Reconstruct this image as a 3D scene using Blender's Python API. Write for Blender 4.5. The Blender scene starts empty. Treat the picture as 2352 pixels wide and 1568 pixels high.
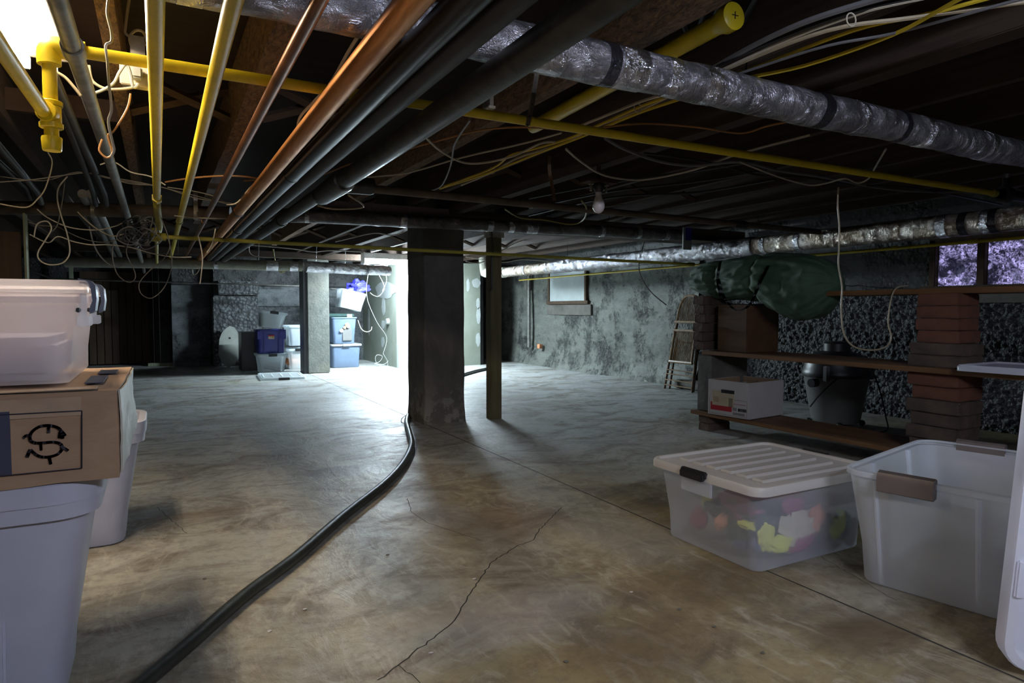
import bpy, bmesh, math, random
from mathutils import Vector, Matrix, noise
random.seed(7)
SC = bpy.context.scene
COL = SC.collection
R = math.radians
# ------------------------------------------------------------------ camera
F, CX, CY, H = 1515.0, 1176.0, 784.0, 0.95
YAW, PIT = R(28.2), R(2.8)
_cy, _sy, _cp, _sp = math.cos(YAW), math.sin(YAW), math.cos(PIT), math.sin(PIT)
FW = Vector((_sy*_cp, _cy*_cp, -_sp)); RT = Vector((_cy, -_sy, 0)); UP = Vector((_sy*_sp, _cy*_sp, _cp))
def at(px, py, X=None, Y=None, Z=None):
    """the point of the world plane X=, Y= or Z= seen at a place of the photograph"""
    r = FW + RT*((px-CX)/F) - UP*((py-CY)/F)
    t = (Z-H)/r.z if Z is not None else (Y/r.y if Y is not None else X/r.x)
    return Vector((0, 0, H)) + r*t
cam = bpy.data.cameras.new('camera'); camo = bpy.data.objects.new('camera', cam); COL.objects.link(camo)
cam.sensor_width = 36; cam.lens = 36*F/2352; cam.clip_start = .05
camo.location = (0, 0, H)
camo.rotation_euler = (R(90)-PIT, 0, -YAW)
SC.camera = camo
SC.view_settings.view_transform = 'Standard'; SC.view_settings.look = 'None'
SC.view_settings.gamma = 1; SC.view_settings.exposure = 1.85
SC.view_settings.use_curve_mapping = False

# ------------------------------------------------------------------ materials
class NT:
    def __init__(s, name):
        s.m = bpy.data.materials.new(name); s.m.use_nodes = True
        s.t = s.m.node_tree; s.n = s.t.nodes; s.l = s.t.links
        s.p = s.n['Principled BSDF']; s.out = s.n['Material Output']
        s.tc = s.n.new('ShaderNodeTexCoord')
    def mapp(s, sc=(1, 1, 1), rot=(0, 0, 0), loc=(0, 0, 0)):
        m = s.n.new('ShaderNodeMapping'); m.inputs['Scale'].default_value = sc
        m.inputs['Rotation'].default_value = rot; m.inputs['Location'].default_value = loc
        s.l.new(s.tc.outputs['Object'], m.inputs['Vector']); return m.outputs[0]
    def noise(s, scale, vec=None, detail=4, rough=.6, dist=0):
        n = s.n.new('ShaderNodeTexNoise'); n.inputs['Scale'].default_value = scale
        n.inputs['Detail'].default_value = detail; n.inputs['Roughness'].default_value = rough
        n.inputs['Distortion'].default_value = dist
        s.l.new(vec if vec else s.mapp(), n.inputs['Vector']); return n.outputs['Fac']
    def vor(s, scale, vec=None, feat='F1', out='Distance'):
        n = s.n.new('ShaderNodeTexVoronoi'); n.feature = feat; n.inputs['Scale'].default_value = scale
        s.l.new(vec if vec else s.mapp(), n.inputs['Vector']); return n.outputs[out]
    def ramp(s, fac, stops):
        n = s.n.new('ShaderNodeValToRGB'); e = n.color_ramp.elements
        while len(e) < len(stops): e.new(.5)
        for i, (p, c) in enumerate(stops):
            e[i].position = p; e[i].color = (*(c if isinstance(c, tuple) else (c, c, c)), 1)
        s.l.new(fac, n.inputs[0]); return n.outputs[0]
    def mix(s, fac, a, b, mode='MIX'):
        n = s.n.new('ShaderNodeMix'); n.data_type = 'RGBA'; n.blend_type = mode
        for i, v in ((0, fac), (6, a), (7, b)):
            if isinstance(v, (int, float)): n.inputs[i].default_value = v
            elif isinstance(v, tuple): n.inputs[i].default_value = (*v, 1)
            else: s.l.new(v, n.inputs[i])
        return n.outputs[2]
    def math(s, op, a, b=0.0):
        n = s.n.new('ShaderNodeMath'); n.operation = op
        for i, v in ((0, a), (1, b)):
            if isinstance(v, (int, float)): n.inputs[i].default_value = v
            else: s.l.new(v, n.inputs[i])
        return n.outputs[0]
    def bump(s, h, st, dist=.01):
        n = s.n.new('ShaderNodeBump'); n.inputs['Strength'].default_value = st; n.inputs['Distance'].default_value = dist
        s.l.new(h, n.inputs['Height']); s.l.new(n.outputs[0], s.p.inputs['Normal']); return n
    def col(s, v):
        if isinstance(v, tuple): s.p.inputs['Base Color'].default_value = (*v, 1)
        else: s.l.new(v, s.p.inputs['Base Color'])
    def set(s, **k):
        for a, v in k.items():
            i = s.p.inputs[a.replace('_', ' ')]
            if hasattr(v, 'default_value') or hasattr(v, 'links'): s.l.new(v, i)
            else: i.default_value = v
        return s
def plain(name, c, rough=.5, metal=0, var=.25, vs=12, bump=.15, bs=40, dist=.003, spec=.5, c2=None):
    t = NT(name)
    n = t.noise(vs, detail=5)
    d = c2 if c2 else tuple(x*(1-var) for x in c)
    t.col(t.mix(t.ramp(n, [(.35, 0.0), (.7, 1.0)]), c, d))
    t.set(Roughness=rough, Metallic=metal, Specular_IOR_Level=spec)
    t.bump(t.noise(bs, detail=4), bump, dist)
    return t.m
def wood(name, a, b, axis='y', rough=.8, grain=26, bump=.5, dist=.003):
    t = NT(name)
    sc = {'y': (1, .07, 1), 'x': (.07, 1, 1), 'z': (1, 1, .07)}[axis]
    v = t.mapp(sc)
    n = t.noise(grain, v, 6, .65, .4); n2 = t.noise(3, None, 3)
    c = t.mix(t.ramp(n, [(.3, 0.0), (.7, 1.0)]), a, b)
    t.col(t.mix(t.math('MULTIPLY', t.ramp(n2, [(.4, 0.0), (.75, 1.0)]), .45), c, tuple(x*.4 for x in a)))
    t.set(Roughness=rough, Specular_IOR_Level=.3)
    t.bump(n, bump, dist)
    return t.m
def frosted(name, c=(.75, .78, .85), tr=.35, rough=.3):
    t = NT(name)
    t.col(c); t.set(Roughness=rough, Specular_IOR_Level=.5)
    t.bump(t.noise(9, detail=3), .12, .004)
    tl = t.n.new('ShaderNodeBsdfTranslucent'); tl.inputs[0].default_value = (*c, 1)
    tp = t.n.new('ShaderNodeBsdfTransparent'); tp.inputs[0].default_value = (.95, .96, .97, 1)
    m1 = t.n.new('ShaderNodeMixShader'); m1.inputs[0].default_value = .45
    t.l.new(t.p.outputs[0], m1.inputs[1]); t.l.new(tl.outputs[0], m1.inputs[2])
    m2 = t.n.new('ShaderNodeMixShader'); m2.inputs[0].default_value = tr
    t.l.new(m1.outputs[0], m2.inputs[1]); t.l.new(tp.outputs[0], m2.inputs[2])
    t.l.new(m2.outputs[0], t.out.inputs[0])
    return t.m
def emit(name, c, s):
    t = NT(name); t.col(c); t.p.inputs['Emission Color'].default_value = (*c, 1); t.p.inputs['Emission Strength'].default_value = s
    return t.m
def wrap(name, c=(.42, .42, .46), metal=.75, rough=.24, tint=(.20, .19, .20)):
    t = NT(name)
    n = t.noise(7, None, 4, .6, .8); v = t.vor(16, t.mapp((1, 1, 1)), 'F1')
    t.col(t.mix(t.ramp(n, [(.4, 0.0), (.62, 1.0)]), c, tint))
    t.set(Metallic=metal, Roughness=rough)
    t.bump(t.math('ADD', t.noise(14, None, 5, .7, 2.2), t.math('MULTIPLY', v, .5)), .9, .02)
    return t.m
M = {}
# floor
t = NT('floor_concrete')
big = t.noise(.55, t.mapp((1, 1, 1)), 4, .6, .6)
mid = t.noise(2.2, t.mapp((1, 1.5, 1), loc=(3, 1, 0)), 6, .7, 1.2)
fine = t.noise(22, None, 8, .75)
swirl = t.noise(5, t.mapp((1.8, .8, 1), rot=(0, 0, .5)), 7, .72, 2.0)
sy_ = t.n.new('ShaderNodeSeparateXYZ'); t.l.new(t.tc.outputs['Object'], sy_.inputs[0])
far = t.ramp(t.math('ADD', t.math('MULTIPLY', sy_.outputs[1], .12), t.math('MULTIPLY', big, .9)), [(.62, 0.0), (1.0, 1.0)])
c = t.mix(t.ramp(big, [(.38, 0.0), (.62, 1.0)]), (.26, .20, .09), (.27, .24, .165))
c = t.mix(far, c, (.40, .425, .43))  # paler, bluer far floor: the cool lamp's light put into the colour
c = t.mix(t.ramp(mid, [(.44, 0.0), (.64, .85)]), c, (.12, .092, .062))
c = t.mix(t.ramp(swirl, [(.50, 0.0), (.66, .7)]), c, (.42, .385, .31))
c = t.mix(t.ramp(fine, [(.48, 0.0), (.70, .6)]), c, (.10, .08, .06))
spots = t.vor(9, t.mapp((1, 1, 1), loc=(.3, .7, 0)), 'F1')
c = t.mix(t.ramp(spots, [(0.0, .75), (.06, .0)]), c, (.05, .04, .035))
def blob(x, y, rx, ry, w=1.0, sh=0.45):
    """soft stain of its own shape lying at one place of the floor"""
    v = t.mapp((1/rx, 1/ry, 1), loc=(-x/rx, -y/ry, 0))
    ns = t.n.new('ShaderNodeVectorMath'); ns.operation = 'LENGTH'
    wob = t.n.new('ShaderNodeVectorMath'); wob.operation = 'ADD'
    nz = t.n.new('ShaderNodeTexNoise'); nz.inputs['Scale'].default_value = 1.6; nz.inputs['Detail'].default_value = 5
    t.l.new(v, nz.inputs['Vector'])
    sc_ = t.n.new('ShaderNodeVectorMath'); sc_.operation = 'MULTIPLY_ADD'
    t.l.new(nz.outputs['Color'], sc_.inputs[0]); sc_.inputs[1].default_value = (1.2, 1.2, 0); sc_.inputs[2].default_value = (-.6, -.6, 0)
    t.l.new(v, wob.inputs[0]); t.l.new(sc_.outputs[0], wob.inputs[1])
    fl = t.n.new('ShaderNodeVectorMath'); fl.operation = 'MULTIPLY'; fl.inputs[1].default_value = (1, 1, 0)
    t.l.new(wob.outputs[0], fl.inputs[0]); t.l.new(fl.outputs[0], ns.inputs[0])
    return t.math('MULTIPLY', t.ramp(ns.outputs['Value'], [(sh, 1.0), (1.0, 0.0)]), w)
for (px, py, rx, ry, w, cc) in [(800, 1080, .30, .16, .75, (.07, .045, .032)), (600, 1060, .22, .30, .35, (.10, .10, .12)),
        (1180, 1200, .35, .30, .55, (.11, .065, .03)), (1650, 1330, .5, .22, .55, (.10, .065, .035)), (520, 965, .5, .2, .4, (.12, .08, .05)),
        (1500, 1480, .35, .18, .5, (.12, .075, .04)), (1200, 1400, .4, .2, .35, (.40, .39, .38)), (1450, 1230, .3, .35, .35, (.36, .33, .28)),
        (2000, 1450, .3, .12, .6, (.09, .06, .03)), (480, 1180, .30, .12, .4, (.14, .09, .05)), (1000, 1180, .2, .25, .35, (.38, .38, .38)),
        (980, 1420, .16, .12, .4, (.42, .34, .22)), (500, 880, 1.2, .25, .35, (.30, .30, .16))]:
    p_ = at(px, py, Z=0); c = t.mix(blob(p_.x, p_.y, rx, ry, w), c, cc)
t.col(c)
t.set(Roughness=t.ramp(mid, [(.3, .36), (.7, .62)]), Specular_IOR_Level=.5)
t.bump(t.math('ADD', t.math('MULTIPLY', fine, .5), swirl), .4, .008)
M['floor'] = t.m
# rough aggregate concrete: stones everywhere, plaster skin where the mask says
def rough_wall(name, plaster, stone, lo, hi, scale=34, bstr=1.0, ms=1.3, pits=.5):
    t = NT(name)
    wv = t.n.new('ShaderNodeTexNoise'); wv.inputs['Scale'].default_value = scale*.45; wv.inputs['Detail'].default_value = 3
    t.l.new(t.tc.outputs['Object'], wv.inputs['Vector'])
    wa_ = t.n.new('ShaderNodeVectorMath'); wa_.operation = 'MULTIPLY_ADD'; k_ = .35/scale
    t.l.new(wv.outputs['Color'], wa_.inputs[0]); wa_.inputs[1].default_value = (k_, k_, k_); t.l.new(t.tc.outputs['Object'], wa_.inputs[2]); V = wa_.outputs[0]
    v1 = t.vor(scale, V, 'F1'); v2 = t.vor(scale*.45, V, 'F1'); v3 = t.vor(scale*2.3, V, 'F1')
    msk = t.ramp(t.noise(ms, None, 10, .78, 0.0), [(lo, 0.0), (hi, 1.0)])
    f = t.noise(60, None, 6, .7)
    pit = t.math('MULTIPLY', t.ramp(v1, [(.12, 1.0), (.25, 0.0)]), pits)
    pl = t.mix(t.ramp(t.noise(3, t.mapp((1, .6, 2.6)), 7, .72), [(.35, 0.0), (.68, 1.0)]), plaster, tuple(x*.55 for x in plaster))
    pl = t.mix(pit, pl, (.012, .012, .012))
    st = t.mix(t.ramp(v1, [(.2, 0.0), (.65, 1.0)]), stone, tuple(x*.2 for x in stone))
    st = t.mix(t.ramp(v2, [(.3, 0.0), (.8, .8)]), st, tuple(x*.25 for x in stone))
    c = t.mix(msk, pl, st); c = t.mix(t.math('MULTIPLY', f, .5), c, (.01, .01, .01))
    t.col(c); t.set(Roughness=.66, Specular_IOR_Level=.5)
    hh = t.math('ADD', t.math('MULTIPLY', msk, t.math('SUBTRACT', 1.0, t.math('ADD', v1, t.math('ADD', v2, t.math('MULTIPLY', v3, .3))))), t.math('MULTIPLY', f, .15))
    t.bump(hh, bstr, .02)
    return t.m
M['wall_far'] = rough_wall('rough_wall_far', (.19, .205, .175), (.085, .09, .085), .50, .60, 26, .8, 1.9, .6)
M['wall_near'] = rough_wall('rough_wall_near', (.15, .15, .14), (.115, .125, .135), .10, .25, 44, .7, 2)
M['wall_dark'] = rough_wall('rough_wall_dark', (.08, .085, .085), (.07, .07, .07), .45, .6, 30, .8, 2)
M['wall_pebble'] = rough_wall('pebble_wall', (.2, .22, .22), (.20, .22, .23), .1, .3, 20, .9, 2)
M['wall_back'] = rough_wall('rough_wall_back', (.17, .19, .20), (.09, .10, .11), .46, .6, 22, .9, 1.2)
M['board_band'] = plain('smooth_concrete_band', (.14, .13, .115), .9, 0, .5, 5, .5, 18, .01)
t = NT('pillar_concrete')
n = t.noise(3, t.mapp((1, 1, .5)), 6, .7, .8)
c = t.mix(t.ramp(n, [(.35, 0.0), (.7, 1.0)]), (.060, .056, .056), (.13, .12, .105))
zz = t.n.new('ShaderNodeSeparateXYZ'); t.l.new(t.tc.outputs['Object'], zz.inputs[0])
low = t.math('MULTIPLY', t.ramp(t.math('ADD', zz.outputs[2], t.math('MULTIPLY', n, .5)), [(.25, 1.0), (.62, 0.0)]), .8)
c = t.mix(low, c, t.mix(t.ramp(t.noise(9, None, 6, .7), [(.48, 0.0), (.56, 1.0)]), (.12, .11, .095), (.30, .28, .25)))
t.col(c); t.set(Roughness=.85); t.bump(t.noise(25, None, 6, .7), .5, .008)
M['pillar'] = t.m
t = NT('grey_rough_concrete')
n = t.noise(5, None, 7, .7, .6); w_ = t.noise(1.8, None, 4)
c = t.mix(t.ramp(n, [(.35, 0.0), (.66, 1.0)]), (.22, .23, .205), (.12, .13, .115))
t.col(t.mix(t.ramp(w_, [(.5, 0.0), (.66, .6)]), c, (.27, .255, .2))); t.set(Roughness=.9); t.bump(t.noise(28, None, 7, .75), .8, .012)
M['concrete'] = t.m
t = NT('unpainted_drywall')
n = t.noise(2.2, None, 5, .6)
c = t.mix(t.ramp(n, [(.4, 0.0), (.7, 1.0)]), (.22, .245, .20), (.17, .185, .145))
t.col(c); t.set(Roughness=.85)
M['drywall'] = t.m
M['compound'] = plain('joint_compound', (.40, .43, .42), .8, 0, .15, 9)
M['wall_lit'] = plain('lamplit_drywall', (.45, .47, .45), .8, 0, .12, 4)  # drywall made paler: the far lamp's wash put into its colour
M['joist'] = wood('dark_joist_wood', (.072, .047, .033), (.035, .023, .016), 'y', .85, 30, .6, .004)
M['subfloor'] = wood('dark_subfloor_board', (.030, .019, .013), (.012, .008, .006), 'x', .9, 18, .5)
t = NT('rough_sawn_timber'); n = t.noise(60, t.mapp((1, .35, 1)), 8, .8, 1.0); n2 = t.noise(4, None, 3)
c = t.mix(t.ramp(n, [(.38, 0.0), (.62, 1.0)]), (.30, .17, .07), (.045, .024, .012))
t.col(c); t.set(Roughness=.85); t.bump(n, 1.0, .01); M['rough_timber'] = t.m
M['board_brown'] = wood('reddish_board', (.05, .026, .014), (.025, .014, .009), 'x', .85, 24, .4)
M['brace'] = wood('brace_wood', (.10, .065, .04), (.05, .032, .02), 'x', .85, 24, .4)
M['treated'] = wood('treated_post_wood', (.155, .135, .07), (.085, .072, .038), 'z', .75, 30, .3)
M['green_stud'] = wood('pale_green_stud', (.33, .36, .25), (.22, .24, .16), 'z', .7, 20, .2)
M['panelwood'] = wood('brown_board_wood', (.085, .055, .035), (.05, .032, .02), 'z', .7, 22, .35)
M['shelf'] = wood('shelf_board_wood', (.24, .12, .048), (.12, .058, .025), 'y', .55, 22, .25)
M['cabinet'] = wood('brown_cabinet_wood', (.13, .068, .032), (.07, .036, .018), 'y', .5, 16, .25)
def painted(name, c, c2, rough=.4):
    t = NT(name); n = t.noise(16, None, 6, .7, .5); n2 = t.noise(3, None, 4)
    k = t.mix(t.ramp(n, [(.45, 0.0), (.72, .55)]), c, c2)
    t.col(t.mix(t.ramp(n2, [(.5, 0.0), (.8, .6)]), k, tuple(x*.55 for x in c)))
    t.set(Roughness=rough); t.bump(n, .3, .003); return t.m
M['yellow'] = painted('yellow_gas_pipe_paint', (.62, .47, .012), (.38, .30, .02))
M['yellow_bright'] = painted('bright_yellow_plastic', (.78, .62, .02), (.66, .50, .03), .35)
M['yellow_old'] = painted('dusty_yellow_pipe_paint', (.34, .29, .03), (.17, .15, .05), .6)
t = NT('tarnished_copper'); n = t.noise(6, t.mapp((3, .4, 3)), 6, .7, .8); f = t.noise(60, None, 4)
t.col(t.mix(t.ramp(n, [(.35, 0.0), (.7, 1.0)]), (.80, .36, .11), (.42, .17, .06)))
t.set(Metallic=.85, Roughness=t.ramp(n, [(.3, .30), (.7, .5)])); t.bump(f, .12, .002); M['copper'] = t.m
M['copper_dark'] = plain('dark_copper', (.30, .12, .05), .3, .85, .6, 8, .1, 50, .002)
M['black_pipe'] = plain('black_iron_pipe', (.030, .024, .020), .30, .5, .5, 9, .2, 60, .002)
M['grey_pipe'] = plain('grey_cast_pipe', (.070, .066, .054), .42, .4, .6, 14, .35, 50, .003)
M['steel'] = plain('galvanised_steel', (.24, .235, .215), .5, .5, .5, 15, .3, 40, .003)
M['steel_dark'] = plain('dusty_dark_conduit', (.045, .042, .040), .55, .3, .4, 12, .25, 40)
M['strap'] = plain('perforated_steel_strap', (.42, .37, .30), .4, .7, .5, 20, .2, 60)
M['strap_rust'] = plain('rusty_strap', (.32, .19, .10), .6, .5, .5, 20, .3, 60)
M['bare_pipe'] = plain('dusty_brown_pipe', (.15, .115, .085), .75, .1, .5, 7, .4, 30, .006)
M['wrap'] = wrap('plastic_wrapped_insulation')
M['wrap_dull'] = wrap('dull_wrapped_insulation', (.22, .21, .215), .45, .38, (.11, .10, .10))
M['wrap_warm'] = wrap('clear_wrapped_brown_insulation', (.46, .41, .36), .65, .22, (.24, .18, .12))
M['tape'] = wrap('silver_foil_tape', (.75, .76, .80), .95, .14, (.5, .5, .54))
M['tape_dark'] = plain('dark_shiny_tape', (.16, .16, .19), .16, .9, .3, 9, .8, 24, .01)
M['jacket'] = plain('canvas_pipe_jacket', (.34, .33, .27), .8, 0, .3, 10, .8, 30, .008)
for k, c in dict(white=(.52, .47, .38), cream=(.42, .35, .24), yellowc=(.68, .50, .03), grey=(.16, .16, .17), black=(.012, .012, .013), copperc=(.36, .17, .06), dusty=(.14, .12, .10), blk2=(.03, .03, .035), olive=(.30, .27, .06), pure=(.34, .36, .35)).items():
    M['c_'+k] = plain('cable_'+k, c, .5, 0, .25, 8, .1, 30)
M['rubber'] = plain('black_rubber_hose', (.028, .031, .025), .42, 0, .5, 12, .35, 40, .003)
M['white_plastic'] = plain('grey_white_tub_plastic', (.42, .43, .52), .42, 0, .12, 4, .12, 60, .001)
M['dark_plastic'] = plain('dark_plastic', (.02, .02, .022), .4, 0, .3, 9)
M['grey_plastic'] = plain('grey_drum_plastic', (.13, .13, .125), .5, 0, .2, 6)
M['handle_brown'] = plain('bronze_grey_handle', (.20, .165, .155), .35, .3, .15, 10)
M['latch'] = plain('slate_blue_latch', (.10, .12, .17), .35, .2, .2, 10)
M['blue_plastic'] = plain('blue_tote_plastic', (.035, .04, .24), .4, 0, .2, 6)
M['bluegrey'] = plain('pale_blue_tote_plastic', (.12, .17, .25), .45, 0, .2, 5)
M['frost'] = frosted('frosted_clear_plastic', (.84, .88, .98), .60)
M['frost_open'] = frosted('milky_clear_plastic', (.88, .92, 1.0), .40)
M['frost_lid'] = frosted('milky_white_lid_plastic', (.80, .76, .72), .2)
M['frost_white'] = frosted('white_lid_plastic', (.86, .87, .95), .06)
M['frost_warm'] = frosted('cloudy_clear_plastic', (.78, .74, .80), .5)
M['frost_far'] = frosted('clear_bin_plastic', (.88, .95, .97), .35)
M['paper'] = plain('white_paper', (.55, .56, .55), .8, 0, .08, 9)
t = NT('worn_cardboard'); n = t.noise(5, t.mapp((1, 1, 2.5)), 5, .65, .5)
t.col(t.mix(t.ramp(n, [(.35, 0.0), (.7, 1.0)]), (.33, .215, .135), (.25, .155, .095))); t.set(Roughness=.8); t.bump(t.noise(30, t.mapp((.3, 1, 4)), 4), .3, .003)
M['cardboard'] = t.m
M['tapeclear'] = plain('dirty_packing_tape', (.42, .40, .34), .35, 0, .3, 8, .5, 25, .005)
M['ink'] = plain('black_marker_ink', (.02, .02, .035), .6, 0, .1, 9)
M['navy'] = plain('navy_printed_panel', (.035, .04, .075), .7, 0, .3, 12)
M['boxwhite'] = plain('white_carton', (.50, .47, .45), .7, 0, .12, 6)
M['boxinner'] = plain('brown_carton_inside', (.30, .19, .11), .8, 0, .2, 6)
M['labelyellow'] = plain('yellowed_label', (.50, .42, .28), .7, 0, .15, 12)
M['red'] = plain('red_print', (.42, .02, .03), .6, 0, .1, 9)
M['brick'] = plain('red_brick', (.15, .055, .030), .85, 0, .5, 9, .6, 40, .006, c2=(.09, .038, .024))
M['brick_old'] = plain('sooty_brick', (.10, .065, .045), .9, 0, .5, 7, .8, 30, .01, c2=(.045, .032, .025))
M['canvas'] = plain('dark_green_canvas', (.055, .105, .06), .8, 0, .3, 7, .5, 40, .004)
M['strapblack'] = plain('black_webbing', (.012, .013, .018), .6)
M['bamboo'] = plain('varnished_bamboo', (.26, .165, .085), .35, 0, .5, 16, .3, 50)
M['bamboo_dark'] = plain('dark_bamboo', (.13, .08, .05), .35, 0, .4, 16)
M['slab'] = plain('weathered_pale_board', (.30, .32, .29), .7, 0, .35, 4)
M['bag_blue'] = plain('blue_nylon', (.05, .05, .48), .5, 0, .5, 9, .6, 14, .01)
M['tubewarm'] = emit('warm_fluorescent_tube', (1.0, .83, .60), 40)
M['tubecool'] = emit('cool_fluorescent_tube', (.74, .90, 1.0), 145)
M['tubefill'] = emit('lavender_fill_tube', (.76, .82, 1.0), 68)
M['lamphouse'] = plain('dusty_lamp_housing', (.04, .032, .022), .5)
M['lampwhite'] = plain('white_enamel', (.75, .73, .68), .4)
t = NT('unlit_bulb_glass'); t.col((.62, .58, .58)); t.set(Roughness=.18); M['bulb'] = t.m; t.set(Specular_IOR_Level=.7)
t = NT('crinkled_foil_behind_glass'); n = t.noise(9, None, 6, .75, 2.5); v = t.vor(55)
t.col(t.mix(t.ramp(n, [(.4, 0.0), (.6, 1.0)]), (.62, .58, .80), (.12, .10, .2))); t.set(Metallic=.7, Roughness=.25)
t.bump(t.math('ADD', n, t.math('MULTIPLY', v, .4)), 1.0, .02)
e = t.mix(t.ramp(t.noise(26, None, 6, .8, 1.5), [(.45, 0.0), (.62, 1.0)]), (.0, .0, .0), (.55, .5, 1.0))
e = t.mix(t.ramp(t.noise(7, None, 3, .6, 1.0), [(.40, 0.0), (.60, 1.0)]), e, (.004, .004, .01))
t.l.new(e, t.p.inputs['Emission Color']); t.p.inputs['Emission Strength'].default_value = .42  # faint glow put in for the cold light the foil reflects
M['foilwin'] = t.m
t = NT('window_glass'); t.col((.9, .92, 1)); t.set(Roughness=.05, Transmission_Weight=1.0, IOR=1.3); M['glass'] = t.m
M['vent'] = plain('pale_blue_grey_panel', (.42, .47, .47), .55, 0, .25, 3)
M['joint'] = plain('dark_floor_joint', (.03, .028, .025), .95)  # dark tone of the floor joints and cracks
for k, c in dict(a=(.75, .76, .12), b=(.02, .06, .03), c=(.34, .05, .14), d=(.75, .30, .14), e=(.62, .55, .42), f=(.06, .07, .16), g=(.50, .60, .04)).items():
    M['l_'+k] = plain('cloth_leaf_'+k, c, .7, 0, .4, 10, .6, 20, .01)

# ------------------------------------------------------------------ mesh helpers
def box(bm, lo, hi, m=None, bev=0):
    r = bmesh.ops.create_cube(bm, size=1)
    vs = r['verts']
    for v in vs:
        v.co = Vector(((lo[i]+hi[i])/2 + v.co[i]*(hi[i]-lo[i]) for i in range(3)))
        if m: v.co = m @ v.co
    if bev:
        es = list({e for v in vs for e in v.link_edges})
        bmesh.ops.bevel(bm, geom=es, offset=bev, segments=2, affect='EDGES')
def smooth_pts(pts, res=5):
    P = [Vector(p) for p in pts]
    if len(P) < 3: return P
    out = []
    for i in range(len(P)-1):
        a, b, c, d = P[max(i-1, 0)], P[i], P[i+1], P[min(i+2, len(P)-1)]
        for k in range(res):
            u = k/res
            out.append(.5*((2*b)+(c-a)*u+(2*a-5*b+4*c-d)*u*u+(3*b-a-3*c+d)*u**3))
    out.append(P[-1]); return out
def tube(bm, pts, r, seg=8, cap=True, rf=None, close=False):
    pts = [Vector(p) for p in pts]; n = len(pts)
    tan0 = (pts[1]-pts[0]).normalized()
    ref = Vector((0, 0, 1)) if abs(tan0.z) < .9 else Vector((1, 0, 0))
    nrm = (ref - tan0*ref.dot(tan0)).normalized(); rings = []
    for i, p in enumerate(pts):
        if close: tg = pts[(i+1) % n]-pts[i-1]
        else: tg = pts[min(i+1, n-1)]-pts[max(i-1, 0)]
        if tg.length < 1e-9: tg = tan0
        tg = tg.normalized(); nrm = nrm - tg*nrm.dot(tg)
        if nrm.length < 1e-6: nrm = tg.orthogonal()
        nrm.normalize(); bi = tg.cross(nrm); rr_ = r[i] if isinstance(r, (list, tuple)) else r
        rings.append([bm.verts.new(p + (nrm*math.cos(a)+bi*math.sin(a))*(rr_ if rf is None else rf(i, a, rr_, p)))
                      for a in [2*math.pi*k/seg for k in range(seg)]])
    for i in range(n-1 + (1 if close else 0)):
        A, B = rings[i], rings[(i+1) % n]
        for k in range(seg): bm.faces.new((A[k], A[(k+1) % seg], B[(k+1) % seg], B[k]))
    if cap and not close: bm.faces.new(rings[0][::-1]); bm.faces.new(rings[-1])
def cyl(bm, a, b, r, seg=16, r2=None):
    tube(bm, [a, b], [r, r if r2 is None else r2], seg)
def lathe(bm, prof, c=(0, 0, 0), seg=24, m=None):
    rings = []
    for r, z in prof:
        rings.append([bm.verts.new((m if m else Matrix()) @ Vector((c[0]+r*math.cos(2*math.pi*k/seg), c[1]+r*math.sin(2*math.pi*k/seg), c[2]+z))) for k in range(seg)])
    for A, B in zip(rings, rings[1:]):
        for k in range(seg): bm.faces.new((A[k], A[(k+1) % seg], B[(k+1) % seg], B[k]))
    bm.faces.new(rings[0][::-1]); bm.faces.new(rings[-1])
def rrect(w, d, r, n=6):
    r = min(r, w/2-.001, d/2-.001); o = []
    for cx, cy, a0 in ((w/2-r, d/2-r, 0), (-w/2+r, d/2-r, 90), (-w/2+r, -d/2+r, 180), (w/2-r, -d/2+r, 270)):
        for k in range(n+1):
            a = R(a0+90*k/n); o.append((cx+r*math.cos(a), cy+r*math.sin(a)))
    return o
def loft(bm, rings, m=None, c0=True, c1=True):
    rs = []
    for (w, d, r, z) in rings:
        rs.append([bm.verts.new((m if m else Matrix()) @ Vector((x, y, z))) for x, y in rrect(w, d, r)])
    n = len(rs[0])
    for A, B in zip(rs, rs[1:]):
        for k in range(n): bm.faces.new((A[k], A[(k+1) % n], B[(k+1) % n], B[k]))
    if c0: bm.faces.new(rs[0][::-1])
    if c1: bm.faces.new(rs[-1])
def prism(bm, pts, d, m=None):
    """polygon pts (3d) pushed along vector d"""
    d = Vector(d); a = [bm.verts.new(Vector(p)) for p in pts]; b = [bm.verts.new(Vector(p)+d) for p in pts]; n = len(a)
    bm.faces.new(a); bm.faces.new(b[::-1])
    for k in range(n): bm.faces.new((a[k], b[k], b[(k+1) % n], a[(k+1) % n]))
def NB(): return bmesh.new()
def obj(name, bm, mat, parent=None, label=None, cat=None, group=None, kind=None, local=False, sharp=38):
    bmesh.ops.recalc_face_normals(bm, faces=bm.faces)
    for f in bm.faces: f.smooth = True
    for e in bm.edges:
        if len(e.link_faces) != 2 or e.calc_face_angle(0) > R(sharp): e.smooth = False
    me = bpy.data.meshes.new(name); o = bpy.data.objects.new(name, me); COL.objects.link(o)
    me.materials.append(M[mat] if isinstance(mat, str) else mat)
    if parent is not None:
        if not local: bmesh.ops.translate(bm, verts=bm.verts, vec=-Vector(parent['wl']))
        o.parent = parent
        o['wl'] = list(parent['wl'])
    elif not local:
        xs = [v.co.x for v in bm.verts]; ys = [v.co.y for v in bm.verts]; zs = [v.co.z for v in bm.verts]
        c = Vector(((min(xs)+max(xs))/2, (min(ys)+max(ys))/2, min(zs)))
        bmesh.ops.translate(bm, verts=bm.verts, vec=-c); o.location = c; o['wl'] = list(c)
    bm.to_mesh(me); bm.free()
    if label: o['label'] = label
    if cat: o['category'] = cat
    if group: o['group'] = group
    if kind: o['kind'] = kind
    return o
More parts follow.
